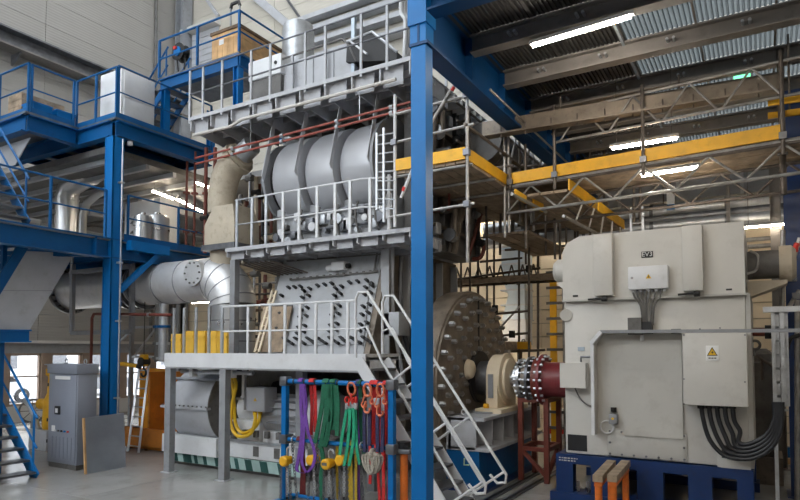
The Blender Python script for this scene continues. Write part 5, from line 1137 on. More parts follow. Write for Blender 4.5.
# brown stand
s1, s2 = on_z(530, 476, 0), on_z(546, 468, 0)
bs_ = thing('brown_stand', 'red-brown welded angle stand below the shaft coupling', 'stand', ((s1.x), s1.y+.3, 0))
xs0, xs1, ys0, ys1 = xf1+.34, xf1+.84, s1.y-.5, s1.y+.3; zt_ = on_y(530, 398, ys0).z
for x in (xs0, xs1):
    for y in (ys0, ys1): part('post', MB().box(x-.045, x+.045, y-.045, y+.045, 0, zt_), 'brown_red', bs_, smooth=False)
for z in (zt_-.04, .62):
    for (a, b) in (((xs0, ys0), (xs1, ys0)), ((xs1, ys0), (xs1, ys1)), ((xs1, ys1), (xs0, ys1)), ((xs0, ys1), (xs0, ys0))): part('cross_bar', MB().bar((*a, z), (*b, z), .08, .08, (0, 0, 1)), 'brown_red', bs_, smooth=False)
part('brace', MB().bar((xs0, ys0, .6), (xs1, ys0, .12), .07), 'brown_red', bs_, smooth=False); part('brace', MB().bar((xs1, ys0, .12), (xs1, ys1, .6), .07), 'brown_red', bs_, smooth=False)
# floor track
a, b = on_z(488, 500, 0), on_z(560, 463.5, 0)
for i, dx in enumerate((0, .28)):
    tr = thing('floor_track', '%s dark steel track recessed along the floor' % ('left' if i == 0 else 'right'), 'rail', (a.x+dx, 12, 0), 'floor tracks')
    part('rail', MB().box(a.x+dx-.07, a.x+dx+.07, 6, 17.8, .0, .02), 'steel_dark', tr, smooth=False); part('groove', MB().box(a.x+dx-.02, a.x+dx+.02, 6, 17.8, .02, .028), 'black', tr, smooth=False)
yb_ = thing('yellow_cable', 'yellow cable coiled on floor behind the blue foundation', 'cable', on_z(515, 468, 0)); part('cable', MB().tube(smooth_path([on_z(506, 470, .03), on_z(510, 459, .03), on_z(518, 461, .03), on_z(524, 466, .03), on_z(515, 466, .03)]), .025, 6), 'yellow', yb_); part('plug', MB().cyl(on_z(506, 470, .03), on_z(505, 472, .03), .04, n=8), 'black', yb_)
# ================================================================ THE WHITE MACHINE (GENERATOR)
YG = 10.25
G = lambda u, v, dy=0.: on_y(u, v, YG+dy)
gx0, gx1 = G(565, 400).x, G(748, 400).x
zA, zB2, zC2 = .78, G(650, 297).z, 4.36
gen = thing('generator', 'large off-white generator with bolted covers at the right', 'generator', ((gx0+gx1)/2, 11.5, 0))
part('lower_body', MB().rbox(gx0, gx1, YG, 12.75, zA, zB2, .03), 'gen_white', gen)
up_ = part('upper_body', MB().prism([(gx0, YG-.06, zB2), (gx1, YG-.06, zB2), (gx1, YG-.06, zC2), (gx0+.28, YG-.06, zC2), (gx0+.08, YG-.06, zC2-.1), (gx0, YG-.06, zC2-.25)], (0, 2.85, 0)), 'gen_white', gen, smooth=False)
part('seam_lip', MB().box(gx0, gx1+.04, YG-.1, YG-.05, zB2-.03, zB2), 'gen_panel', gen, smooth=False)
part('right_flange', MB().box(gx1, gx1+.06, YG+.02, 12.7, zA, zB2), 'gen_panel', gen, smooth=False)
for i, (u0, u1, v0, v1) in enumerate(((594, 612, 232, 296), (683, 702, 228, 291))):
    a, b = G(u0, v1, -.2), G(u1, v0, -.2)
    rb = part('cover_box', MB().rbox(a.x, b.x, YG-.22, YG-.05, a.z, zC2-.02, .01), 'gen_white', gen)
    h = G(u0+8 if i == 0 else u1-8, v1+3, -.15); part('handle', MB().tube([h+V(-.22, 0, 0), h+V(.05, 0, .01)], .018, 6).cyl(h+V(.0, -.02, -.0), h+V(.08, -.02, 0), .04, n=8), 'black', rb)
tg = part('tag_plate', MB().box(G(642, 0, -.06).x, G(652, 0, -.06).x, YG-.075, YG-.06, G(0, 258, -.06).z-.0, G(0, 251, -.06).z), 'black', gen, smooth=False) if False else None
def rect(name, u0, v0, u1, v1, y, m, parent, t=.012):
    a, b = on_y(u0, v1, y), on_y(u1, v0, y); return part(name, MB().box(a.x, b.x, y-t, y, a.z, b.z), m, parent, smooth=False)
tg = rect('tag_plate', 641.5, 251, 653, 258, YG-.06, 'black', gen)
def text(body, size, loc, m, parent, rot=(math.pi/2, 0, 0)):
    c_ = bpy.data.curves.new('lettering', 'FONT'); c_.body = body; c_.size = size; c_.align_x = 'CENTER'; c_.align_y = 'CENTER'; c_.extrude = .001
    o = bpy.data.objects.new('lettering', c_); COL.objects.link(o); dg = bpy.context.evaluated_depsgraph_get()
    me = bpy.data.meshes.new_from_object(o.evaluated_get(dg)); bpy.data.objects.remove(o); me.materials.clear(); me.materials.append(MATS[m])
    q = bpy.data.objects.new('lettering', me); COL.objects.link(q); q.parent = parent; q.location = V(loc)-wloc(parent); q.rotation_euler = rot; return q
p = on_y(647.2, 254.5, YG-.06); text('EV3', .1, (p.x, YG-.075, p.z), 'sign_white', tg)
rect('number_plate', 726, 288.5, 732, 290.5, YG-.06, 'black', gen)
rect('number_plate', 573, 295, 578, 297, YG-.06, 'black', gen)
rect('blue_label', 578, 347, 584.5, 351, YG, 'duct_blue', gen)
# recessed inspection bay, framed at left and top with a chamfer
zt_ = G(640, 331).z; xi0, xi1 = G(597, 400).x, G(683, 400).x; zi = G(640, 436).z
part('recess_panel', MB().box(xi0, xi1, YG-.02, YG, zi, zt_-.05), 'gen_panel', gen, smooth=False)
part('recess_panel', MB().box(xi0+.42, xi1, YG-.05, YG-.02, zi, zt_-.15), 'gen_panel', gen, smooth=False)
ch = V(.12, 0, .12)
part('bay_frame', MB().strap([(xi0, YG-.12, zi), (xi0, YG-.12, zt_-.2), (xi0+.13, YG-.12, zt_-.02), (xi0+.6, YG-.12, zt_-.02), (xi1+.02, YG-.12, zt_-.02)], .22, .03, (0, 1, 0)), 'gen_white', gen)
part('frame_rail', MB().bar((xi0+.13, YG-.26, zt_-.01), (.55, YG-.26, zt_-.03), .045, .05, (0, 0, 1)), 'grey', gen, smooth=False)
part('frame_rail', MB().bar((xi0-.02, YG-.24, zt_-.19), (xi0+.14, YG-.26, zt_-.01), .06, .06, (0, 0, 1)), 'white', gen, smooth=False)
part('frame_post', MB().bar((xi0-.01, YG-.23, zi), (xi0-.01, YG-.23, zt_-.18), .05, .05, (0, 1, 0)), 'white', gen, smooth=False)
# terminal box with warning sign
xt0, xt1 = G(683, 380, -.4).x, G(748, 380, -.4).x; zb_, zt2_ = G(715, 406, -.4).z, zt_-.06
tbx = part('terminal_box', MB().rbox(xt0, xt1, YG-.42, YG, zb_, zt2_, .015), 'gen_white', gen)
a, b = on_y(706, 360.5, YG-.43), on_y(718.5, 345.5, YG-.43)
sg = part('warning_sign', MB().box(a.x, b.x, YG-.43, YG-.422, a.z, b.z), 'sign_white', tbx, smooth=False)
# (sub-parts of the sign sit beside it on the same box, to stay within three levels)
cx = (a.x+b.x)/2; w = (b.x-a.x)
part('warning_triangle', MB().prism([(cx-w*.42, YG-.434, a.z+w*.42), (cx+w*.42, YG-.434, a.z+w*.42), (cx, YG-.434, b.z-w*.12)], (0, .004, 0)), 'black', tbx, smooth=False)
part('warning_triangle', MB().prism([(cx-w*.33, YG-.437, a.z+w*.47), (cx+w*.33, YG-.437, a.z+w*.47), (cx, YG-.437, b.z-w*.24)], (0, .004, 0)), 'sign_yellow', tbx, smooth=False)
part('lightning_bolt', MB().prism([(cx+.012, YG-.44, b.z-w*.42), (cx-.016, YG-.44, a.z+w*.68), (cx+.004, YG-.44, a.z+w*.68), (cx-.006, YG-.44, a.z+w*.5), (cx+.022, YG-.44, a.z+w*.76), (cx+.004, YG-.44, a.z+w*.76)], (0, .004, 0)), 'black', tbx, smooth=False)
for k in range(3): part('sign_line', MB().box(cx-w*.3+k*w*.22, cx-w*.13+k*w*.22, YG-.434, YG-.43, a.z+w*.16, a.z+w*.26), 'engine_dark', tbx, smooth=False)
for u, v in ((684, 379), (745, 382), (684, 335), (745, 335), (700, 329), (720, 328), (684, 404)):
    p = on_y(u, v, YG-.42); part('screw', MB().cyl(p+V(0, -.008, 0), p, .012, n=6), 'steel_dark', tbx)
# upper junction box with cables
a, b = on_y(629, 290, YG-.16), on_y(668, 265, YG-.16)
jb = part('junction_box', MB().rbox(a.x, b.x, YG-.22, YG-.06, a.z, b.z, .01), 'white', gen)
p = on_y(648.5, 276.5, YG-.22); part('warning_triangle', MB().prism([(p.x-.04, YG-.224, p.z-.03), (p.x+.04, YG-.224, p.z-.03), (p.x, YG-.224, p.z+.04)], (0, .004, 0)), 'sign_yellow', jb, smooth=False); part('bolt_mark', MB().box(p.x-.006, p.x+.006, YG-.227, YG-.224, p.z-.018, p.z+.015), 'black', jb, smooth=False)
part('latch', MB().cyl(on_y(632, 278, YG-.22)+V(0, -.012, 0), on_y(632, 278, YG-.22), .02, n=8), 'grey', jb)
for k in range(9): x = a.x+.06+k*(b.x-a.x-.12)/8; part('gland', MB().cyl((x, YG-.14, a.z-.04), (x, YG-.14, a.z), .018, n=8), 'steel_dark' if k % 2 else 'white', jb)
for k, (u1_, u2_) in enumerate(((633, 643), (637, 644), (641, 645), (645, 646), (649, 647), (655, 651), (661, 653))):
    p0, p1 = on_y(u1_, 291, YG-.14), on_y(u2_, 325, YG-.1)
    part('cable', MB().tube(smooth_path([p0, p0+V((p1.x-p0.x)*.2, 0, -.1), p0.lerp(p1, .45)+V((p1.x-p0.x)*.35, 0, 0), p1]), .016, 6), 'engine_dark', jb)
sb = rect('cable_box', 630, 318, 643, 335, YG-.0, 'engine_dark', gen, .18); rect('cable_box', 640, 322, 653, 334, YG-.0, 'black', gen, .16)
rect('bracket', 672, 329, 681, 334, YG-.02, 'engine_dark', gen, .1)
p = on_y(642, 338, YG-.1); part('lamp', MB().cyl(p+V(0, 0, -.04), p+V(0, 0, .04), .03, n=10), 'white', gen)
# left small box with cable
sb = rect('switch_box', 563, 363, 588, 387, YG, 'gen_white', gen, .18); part('cable', MB().tube(smooth_path([on_y(575, 388, YG-.09), on_y(580, 398, YG-.07), on_y(588, 405, YG-.05), on_y(597, 406, YG-.03)]), .014, 6), 'engine_dark', sb)
part('tap', MB().tube([on_y(581, 362, YG-.1), on_y(581, 357, YG-.1), on_y(590, 357, YG-.1)], .02, 8), 'steel_dark', sb)
part('drain_knob', MB().cyl(on_y(566, 315, YG-.04), on_y(566, 315, YG+.02), .1, n=14), 'gen_panel', gen)
# bolted plate
a, b = on_y(608.5, 459, YG), on_y(688, 429, YG)
a = on_y(608, 455, YG); b = on_y(687, 434, YG)
bpz_ = part('bolted_plate', MB().rbox(a.x, b.x, YG-.025, YG, a.z, b.z, .006), 'gen_panel', gen)
for k in range(7):
    for z in (a.z+.03, b.z-.03): x = a.x+.04+k*(b.x-a.x-.08)/6; part('bolt', MB().cyl((x, YG-.045, z), (x, YG-.025, z), .018, n=6), 'steel_dark', bpz_)
for z in ((a.z+b.z)/2,):
    for x in (a.x+.04, b.x-.04): part('bolt', MB().cyl((x, YG-.045, z), (x, YG-.025, z), .018, n=6), 'steel_dark', bpz_)
# socket on the recess
p = on_y(614, 418, YG-.05); sck = part('socket', MB().rbox(p.x-.06, p.x+.06, YG-.16, YG-.02, p.z-.09, p.z+.07, .015), 'grey', gen); part('cap', MB().cyl(p+V(0, -.02, .1), p+V(0, -.02, .17), .045, n=12), 'black', sck); part('dot', MB().cyl((p.x, YG-.165, p.z), (p.x, YG-.16, p.z), .02, n=8), 'sign_yellow', sck)
q = on_y(607, 427, YG-.06); part('coil', MB().ring(q, (0, 1, 0), .1, .014, 20), 'white', gen)
# black plates standing in for the shade inside openings at the foot
rect('vent_opening', 568, 435.5, 587, 450, YG-.0, 'black', gen, .006)
vo = rect('vent_opening', 721, 447, 749, 467, YG-.0, 'black', gen, .006); rect('vent_frame', 721, 460, 751, 467, YG-.006, 'gen_white', gen, .05); rect('vent_frame', 717.5, 444, 721.5, 467, YG-.006, 'gen_white', gen, .03)
# fans at both ends
for s_, x, l in ((1, gx1+.02, 'right'), (-1, gx0-.02, 'left')):
    z = on_y(760 if s_ > 0 else 550, 265 if s_ > 0 else 272, 11.0).z; L = .42 if s_ > 0 else .12; r_ = .22 if s_ > 0 else .17
    m_ = part('fan_motor', MB().cyl((x, 11.0, z), (x+s_*L, 11.0, z), r_, n=20), 'engine_dark', gen); part('motor_cap', MB().lathe((x+s_*L, 11.0, z), (s_, 0, 0), [(0, r_*1.25), (.16, r_*1.25), (.22, r_*.95)], 24), 'beige' if s_ > 0 else 'gen_white', m_)
    part('motor_shelf', MB().prism([(x, 10.75, z-r_-.05), (x+s_*(L+.1), 10.75, z-r_-.05), (x+s_*(L+.1), 10.75, z-r_-.1), (x, 10.75, z-r_-.3)], (0, .5, 0)), 'beige' if s_ > 0 else 'gen_white', m_, smooth=False)
    if s_ > 0: part('motor_cable', MB().tube(smooth_path([(x+.05, 10.8, z+.2), (x+.15, 10.72, z+.1), (x+.12, 10.75, z-.1), (x+.0, 10.75, z-.15)]), .02, 6), 'tube', m_)
# black power cables from terminal box to the tray
for k in range(5):
    u = 701+k*7.8; p0 = on_y(u, 405, YG-.25)
    P = [p0+V(0, 0, .05), on_y(u+2, 418+k*.5, YG-.25), on_y(u+9-k*.3, 440-k*2.2, YG-.25), on_y(u+25-k*4.6, 456-k*3.6, YG-.26), on_y(752-k*1.0, 458.5-k*3.6, YG-.28), on_y(772-k*1.5, 447-k*3, YG-.3), on_y(781-k*1.6, 426-k*2, YG-.3), on_y(782-k*2, 402, YG-.3)]
    cb = thing('power_cable', 'thick black power cable looping from the white terminal box, %s' % ['outermost of five', 'second from outside', 'middle of five', 'second from inside', 'innermost of five'][k], 'cable', P[3], 'power cables')
    part('cable', MB().tube(smooth_path(P, 7), .031, 12), 'rubber', cb); part('gland', MB().cyl(p0+V(0, 0, -.05), p0+V(0, 0, .02), .05, n=12), 'black', cb)
# base frame, navy, with windows cut through
bf = thing('machine_plinth', 'navy blue steel base frame with square openings under the generator', 'base', ((gx0+gx1)/2, 11.5, 0))
bx0, bx1 = on_y(556, 460, 10.18).x, on_y(752, 470, 10.18).x+.02
z_lo, z_hi = .16, zA-.01
cuts = [(on_y(573, 480, 10.18).x, on_y(591, 480, 10.18).x), (on_y(612, 480, 10.18).x, on_y(637, 480, 10.18).x), (on_y(663, 480, 10.18).x, on_y(688, 480, 10.18).x), (on_y(712, 480, 10.18).x, on_y(737, 480, 10.18).x)]
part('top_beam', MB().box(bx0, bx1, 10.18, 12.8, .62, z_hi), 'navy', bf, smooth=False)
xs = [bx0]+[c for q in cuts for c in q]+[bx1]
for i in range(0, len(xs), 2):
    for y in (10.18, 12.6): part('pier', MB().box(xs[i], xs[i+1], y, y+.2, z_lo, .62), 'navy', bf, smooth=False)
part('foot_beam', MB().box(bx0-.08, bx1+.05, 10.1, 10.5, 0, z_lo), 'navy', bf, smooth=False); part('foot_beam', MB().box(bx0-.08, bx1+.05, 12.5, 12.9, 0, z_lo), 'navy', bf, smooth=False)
for row, (n_, sc_) in enumerate(((7, 1.), (5, .85))):
    x = bx0+.05
    for k in range(n_+row*1):
        w = (.03, .018, .05, .04, .03)[k % 5]; part('stencil_mark', MB().box(x, x+w, 10.176, 10.18, .70-row*.04, .718-row*.04), 'ledge', bf, smooth=False); x += w+.015
for u, l in ((575, 1), (586, 2), (650, 3), (748, 4)): p = on_z(u, 494, .16); part('jack_bolt', MB().cyl((p.x, 10.3, .16), (p.x, 10.3, .34), .025, n=8).cyl((p.x, 10.3, .2), (p.x, 10.3, .24), .045, n=6), 'steel', bf)
# orange trestles in front
for i, (u, du, l) in enumerate(((597.5, 14, 'left'), (612, 14, 'right'))):
    zt_ = .72; a = on_z(u, 481, zt_); b = on_z(u+du, 465, zt_)
    t = thing('orange_trestle', 'orange steel trestle with wooden top, %s of two by the base' % l, 'trestle', V(a.x, a.y, 0), 'orange trestles')
    part('top_beam', MB().bar(a+V(0, 0, .03), b+V(0, 0, .03), .13, .09, (0, 0, 1)), 'plank', t, smooth=False)
    part('saddle', MB().bar(a.lerp(b, .02)-V(0, 0, .05), a.lerp(b, .98)-V(0, 0, .05), .1, .06, (0, 0, 1)), 'orange', t, smooth=False)
    for f_ in (.06, .94): c_ = a.lerp(b, f_); part('post', MB().cyl((c_.x, c_.y, 0.06), (c_.x, c_.y, zt_-.06), .05, n=12), 'orange', t); part('foot', MB().prism([(c_.x-.16, c_.y, 0), (c_.x+.16, c_.y, 0), (c_.x+.05, c_.y, .2), (c_.x-.05, c_.y, .2)], (0, .03, 0)), 'orange', t, smooth=False)

# ---------------------------------------------------------------- right edge: blue column, trays, pipes
bc = thing('steel_column', 'dark navy steel column at the right edge of frame', 'column', (.75, 12.6, 0))
xq = on_y(787.5, 300, 12.6).x
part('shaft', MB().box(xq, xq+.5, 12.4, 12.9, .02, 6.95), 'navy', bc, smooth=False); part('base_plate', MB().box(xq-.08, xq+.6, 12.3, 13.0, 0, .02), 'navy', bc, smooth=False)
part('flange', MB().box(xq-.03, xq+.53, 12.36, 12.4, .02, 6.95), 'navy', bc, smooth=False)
ct = thing('cable_tray_riser', 'vertical galvanised cable tray with crossbar beside generator', 'cable tray', (on_y(777, 400, 10.6).x, 10.6, 0))
xs_ = [on_y(u, 360, 10.5).x for u in (774, 777.5, 783, 787)]
for i, x in enumerate(xs_): part('rail', MB().bar((x, 10.5+.05*(i % 2), on_y(775, 406, 10.5).z if i else .0), (x, 10.5+.05*(i % 2), on_y(775, 312, 10.5).z+.03), .05 if i in (0, 3) else .06, .04, (0, 1, 0)), 'galv', ct, smooth=False)
for k in range(8): part('rung', MB().box(xs_[0], xs_[3], 10.53, 10.56, 1.6+k*.2, 1.63+k*.2), 'galv', ct, smooth=False)
zz = on_y(780, 310, 10.5).z; part('top_channel', MB().box(on_y(763, 310, 10.5).x, xs_[3]+.6, 10.45, 10.55, zz-.03, zz+.05), 'galv', ct, smooth=False)
part('end_tag', MB().box(xs_[1]-.03, xs_[1]+.05, 10.46, 10.47, on_y(775, 408, 10.5).z-.05, on_y(775, 404, 10.5).z), 'yellow', ct, smooth=False)
rp = thing('brown_pipe_stub', 'brown pipe with black valve beside the generator right flank', 'pipe', on_y(762, 332, 11.5)); p, q = on_y(750, 332, 11.5), on_y(774, 332, 11.5)
part('pipe', MB().cyl(p, q, .07, n=12), 'brown_red', rp); part('valve', MB().cyl(p.lerp(q, .62), p.lerp(q, .9), .11, n=12), 'black', rp); part('eye', MB().ring(on_y(755, 345, 11.5), (0, 1, 0), .07, .025, 14), 'engine_dark', rp); part('eye_stem', MB().cyl(on_y(754, 349, 11.5), on_y(754, 356, 11.5), .03, n=8), 'engine_dark', rp)
ds_ = thing('dark_pump_set', 'dark machine with sloping railing behind the generator right side', 'machine', on_z(762, 462, 0))
a, b = on_y(752, 420, 13.4), on_y(771, 362, 13.4)
part('body', MB().rbox(a.x, b.x+.05, 13.4, 14.2, .5, b.z, .06), 'engine_dark', ds_); part('cap', MB().lathe(((a.x+b.x)/2, 13.8, b.z), (0, 0, 1), [(0, .25), (.15, .22), (.25, .1)], 16), 'engine_dark', ds_); part('base', MB().box(a.x-.1, b.x+.15, 13.3, 14.3, 0, .5), 'engine_brown', ds_, smooth=False)
part('hand_rail', MB().tube([on_y(752, 353, 13.2), on_y(775, 368, 13.2)], .03, 8), 'tube_dark', ds_); part('rail_post', MB().cyl(on_y(762, 360, 13.2), on_y(762, 380, 13.2), .025, n=8), 'tube_dark', ds_)
wp = thing('pallet_stack', 'low stack of timber and blue beams behind the generator', 'pallet', on_z(766, 462, 0)); p = on_z(768, 462, 0)
for k in range(3): part('board', MB().box(p.x-.5, p.x+.5, p.y-.1+k*.4, p.y+.22+k*.4, .0, .12), 'wood', wp, smooth=False)
part('blue_beam', MB().box(p.x-.5, p.x+.5, p.y+.05, p.y+.25, .12, .34), 'blue', wp, smooth=False); part('box', MB().rbox(p.x-.2, p.x+.25, p.y+.3, p.y+.8, .34, .8, .02), 'orange', wp); part('box', MB().rbox(p.x-.25, p.x+.1, p.y+.4, p.y+.8, .8, 1.2, .02), 'wood', wp)
# diagonal tubes and cables on the right column
dt = thing('scaffold_tubes', 'light diagonal scaffold tubes before the navy column', 'tubes', (on_y(793, 330, 11.4).x, 11.4, .0))
for (a, b) in (((800, 238), (788, 275)), ((800, 290), (782, 318)), ((797, 300), (797, 500)), ((783, 230), (782, 312))): part('tube', MB().cyl(on_y(*a, 11.4), on_y(*b, 11.4), .035, n=8), 'tube', dt)
part('red_band', MB().cyl(on_y(795, 252, 11.39), on_y(797, 243, 11.39), .04, n=8), 'red', dt)
for k in range(3): part('coupler', MB().cbox(on_y(790+3*k, 260+18*k, 11.38), .1, .1, .1), 'steel_dark', dt)
part('hose', MB().tube(smooth_path([on_y(800, 335, 11.3), on_y(790, 340, 11.3), on_y(786, 360, 11.3), on_y(788, 400, 11.3)]), .03, 8), 'black', dt)
wbl = thing('white_drum', 'white and red drum on the floor behind the shaft', 'drum', on_z(556, 437, 0)); p = on_z(556, 437, 0)
part('drum', MB().lathe(p, (0, 0, 1), [(0, .28), (.03, .3), (.35, .3), (.37, .31), (.39, .3), (.78, .3), (.8, .26)], 22), 'white', wbl); part('red_label', MB().lathe(p, (0, 0, 1), [(.12, .304), (.3, .304)], 22), 'red', wbl)
# ================================================================ SCAFFOLDING
ZS2 = 5.6
SC = lambda u, v: on_z(u, v, ZS2)
# --- tower around the engine end, with plank deck and yellow boards
q0, q1, q2 = SC(397, 172), SC(464, 158), SC(503, 186)
tw = thing('scaffold_tower', 'tube scaffold with plank deck and yellow toe boards beside engine', 'scaffold', V((q0.x+q1.x)/2, q0.y+1, 0))
T = lambda mb, nm='tube', m_='tube': part(nm, mb, m_, tw)
yb0 = (q0.y+q1.y)/2; xl0, xr0 = q0.x, q1.x; ye = q2.y
part('toe_board', MB().box(xl0, xr0, yb0-.02, yb0+.02, ZS2, ZS2+.2), 'yellow', tw, smooth=False)
part('toe_board', MB().box(xr0-.02, xr0+.02, yb0, ye, ZS2, ZS2+.2), 'yellow', tw, smooth=False)
pk = None
for k in range(7):
    w = (xr0-xl0)/7
    if pk is None: pk = part('plank', MB().box(xl0+.005, xl0+w-.008, yb0+.02, ye+2.6, ZS2-.05, ZS2), 'plank', tw, smooth=False)
    else: again(pk, tw, (k*w, 0, random.uniform(-.008, .008)))
for k in range(3): T(MB().cyl((xl0, yb0+.05+k*1.0, ZS2-.09), (xr0+.1, yb0+.05+k*1.0, ZS2-.09), .025, n=8), 'transom')
for x in (xr0+.03,):
    for y in (yb0, ye): T(MB().cyl((x, y, 3.9 if y == yb0 else 4.7), (x, y, 7.0), .028, n=10), 'standard')
xs_ = on_y(395, 180, yb0).x
T(MB().cyl((xs_, yb0, 4.62), (xs_, yb0, 6.95), .03, n=10), 'standard', 'white')
for z in (ZS2+.55, ZS2+1.05, ZS2-.75): T(MB().cyl((xs_-.1, yb0, z-.05), (xr0+.15, yb0, z+.0), .026, n=8), 'ledger', 'tube')
for z in (ZS2+.55, ZS2+1.05): T(MB().cyl((xr0+.03, yb0-.1, z), (xr0+.03, ye+2.4, z), .026, n=8), 'ledger', 'tube_dark')
T(MB().cyl(on_y(401, 198, yb0-.05), on_y(416, 160, yb0-.05), .028, n=8), 'brace', 'white'); T(MB().cyl(on_y(403, 191, yb0-.06), on_y(404.5, 187, yb0-.06), .032, n=8), 'brace_band', 'red')
T(MB().cyl(on_y(430, 125, yb0-.05), on_y(458, 78, yb0-.05), .026, n=8), 'brace'); T(MB().cyl(on_y(452, 91, yb0-.06), on_y(454, 87, yb0-.06), .03, n=8), 'brace_band', 'red')
for (x, z) in ((xr0+.03, ZS2+.1), (xr0+.03, ZS2+1.05), (xr0+.03, ZS2-.75), (xs_, ZS2+.5)): part('coupler', MB().cbox((x, yb0-.02, z), .1, .1, .1), 'steel_dark', tw, smooth=False)
part('step_ladder', MB().bar(on_y(377, 210, yb0-.02), on_y(377, 133, yb0-.02), .04, .04).bar(on_y(384, 222, yb0-.02), on_y(384, 128, yb0-.02), .04, .04), 'galv', tw, smooth=False)
for k in range(9): p, q = on_y(377, 136+k*9, yb0-.02), on_y(395, 133+k*9.5, yb0-.02); part('ladder_rung', MB().cyl(p, q, .014, n=6), 'galv', tw)

# --- bridge over the generator: yellow board, planks, lattice girder
b0_, b1_ = SC(511, 184), SC(783, 138)
br = thing('scaffold_bridge', 'scaffold bridge with long yellow toe board above the generator', 'scaffold', (b0_+b1_)/2)
dv = (b1_-b0_).normalized(); nv_ = V(-dv.y, dv.x, 0); Lb = (b1_-b0_).length
part('toe_board', MB().bar(b0_+V(0, 0, .1), b0_+dv*(Lb*.545)+V(0, 0, .1), .03, .21, (0, 0, 1)), 'yellow', br, smooth=False)
part('toe_board', MB().bar(b0_+dv*(Lb*.555)+V(0, 0, .1), b1_+V(0, 0, .1), .03, .21, (0, 0, 1)), 'yellow', br, smooth=False)
for k in range(5): part('plank', MB().bar(b0_+nv_*(.15+k*.24)+V(0, 0, -.03), b1_+dv*.6+nv_*(.15+k*.24)+V(0, 0, -.03+.006*(k % 2)), .225, .05, (0, 0, 1)), 'plank', br, smooth=False)
part('edge_tube', MB().cyl(b0_+V(0, 0, -.05), b1_+dv*.7+V(0, 0, -.05), .028, n=8), 'tube', br)
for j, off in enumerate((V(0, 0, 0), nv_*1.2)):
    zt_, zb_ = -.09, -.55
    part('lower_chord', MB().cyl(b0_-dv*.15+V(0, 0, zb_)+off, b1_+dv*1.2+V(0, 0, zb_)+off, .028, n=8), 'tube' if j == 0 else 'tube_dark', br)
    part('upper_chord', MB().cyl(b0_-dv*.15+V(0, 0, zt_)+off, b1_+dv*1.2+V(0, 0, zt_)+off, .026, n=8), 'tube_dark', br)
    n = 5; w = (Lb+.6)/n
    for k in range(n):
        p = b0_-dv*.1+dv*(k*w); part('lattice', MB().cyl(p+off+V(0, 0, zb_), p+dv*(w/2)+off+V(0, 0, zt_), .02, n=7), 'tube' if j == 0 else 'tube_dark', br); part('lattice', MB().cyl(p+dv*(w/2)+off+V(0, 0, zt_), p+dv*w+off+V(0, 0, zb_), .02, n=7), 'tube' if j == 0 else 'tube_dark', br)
    part('lattice', MB().cyl(b0_-dv*.12+off+V(0, 0, zb_), b0_-dv*.12+off+V(0, 0, zt_), .022, n=7), 'tube', br)
for t in (.0, .20, .55, 1.0):
    p = b0_+dv*(Lb*t)-nv_*.04; part('standard', MB().cyl(p+V(0, 0, -.25 if t else -.1), p+V(0, 0, 1.28 if t else .3), .03, n=10), 'tube_dark', br); part('coupler', MB().cbox(p+V(0, 0, .02), .1, .1, .1), 'steel_dark', br, smooth=False)
# guard: lattice girder as rail behind, higher
for (zz_, r_) in ((1.15, .024), (.62, .024)): part('guard_rail', MB().cyl(b0_+dv*(Lb*.2)+V(0, 0, zz_), b1_+dv*.6+V(0, 0, zz_), r_, n=8), 'tube', br)
for k in range(4): p = b0_+dv*(Lb*(.22+k*.2)); part('guard_lattice', MB().cyl(p+V(0, 0, .62), p+dv*.4+V(0, 0, 1.15), .018, n=6), 'tube', br); part('guard_lattice', MB().cyl(p+dv*.4+V(0, 0, 1.15), p+dv*.8+V(0, 0, .62), .018, n=6), 'tube', br)
# beam above: long brown steel channel hung below the ceiling
p, q = on_z(483, 131, 6.6), on_z(782, 82, 6.6)
sbm = thing('hanging_beam', 'long brownish steel channel hanging below the roof purlins', 'beam', (p+q)/2); part('channel', MB().bar(p, q, .1, .3, (0, 0, 1)).bar(p+V(0, -.08, -.15), q+V(0, -.08, -.15), .22, .03, (0, 0, 1)), 'engine_brown', sbm, smooth=False)
for k in range(10): c_ = p.lerp(q, .08+k*.095); part('hook', MB().cyl(c_+V(0, -.1, .0), c_+V(0, -.1, -.22), .012, n=6), 'tube_dark', sbm)
for t in (.3, .7): c_ = p.lerp(q, t); part('hanger', MB().cyl(c_, V(c_.x, c_.y, 7.0), .02, n=6), 'tube_dark', sbm)
for (u, v, w_, m_, l) in ((785, 103, 34, 'yellow', 'upper'), (785, 116, 34, 'yellow', 'lower')):
    p, q = on_z(768, v, 6.2), on_z(812, v-6, 6.2); s_ = thing('yellow_rail', '%s yellow rail at the right edge above the bridge' % l, 'rail', (p+q)/2); part('board', MB().bar(p, q, .03, .1, (0, 0, 1)), m_, s_, smooth=False); part('hanger', MB().cyl((p+q)/2, V((p+q).x/2, (p+q).y/2, 7.2), .015, n=6), 'tube_dark', s_)
# second walkway going back, seen edge-on with its own yellow boards
p, q = on_z(569, 190, 5.3), on_z(624, 229, 5.3)
p2, q2_ = on_z(465, 193, 5.2), on_z(545, 208, 5.2)
s2 = thing('scaffold_walkway', 'far scaffold walkway with sloping yellow board behind the bridge', 'scaffold', (p+q)/2)
part('toe_board', MB().bar(p+V(0, 0, .1), p.lerp(q, .42)+V(0, 0, .1), .03, .2, (0, 0, 1)), 'yellow', s2, smooth=False); part('toe_board', MB().bar(p.lerp(q, .46)+V(0, 0, .1), q+V(0, 0, .1), .03, .2, (0, 0, 1)), 'yellow', s2, smooth=False)
for k in range(4): part('plank', MB().bar(p+V(-.25*k-.15, 0, 0), q+V(-.25*k-.15, 0, 0), .23, .05, (0, 0, 1)), 'plank', s2, smooth=False)
for t in (.1, .5, .9): c_ = p.lerp(q, t); part('standard', MB().cyl(V(c_.x-.95, c_.y, 4.4), V(c_.x-.95, c_.y, 6.4), .026, n=8), 'tube_dark', s2)
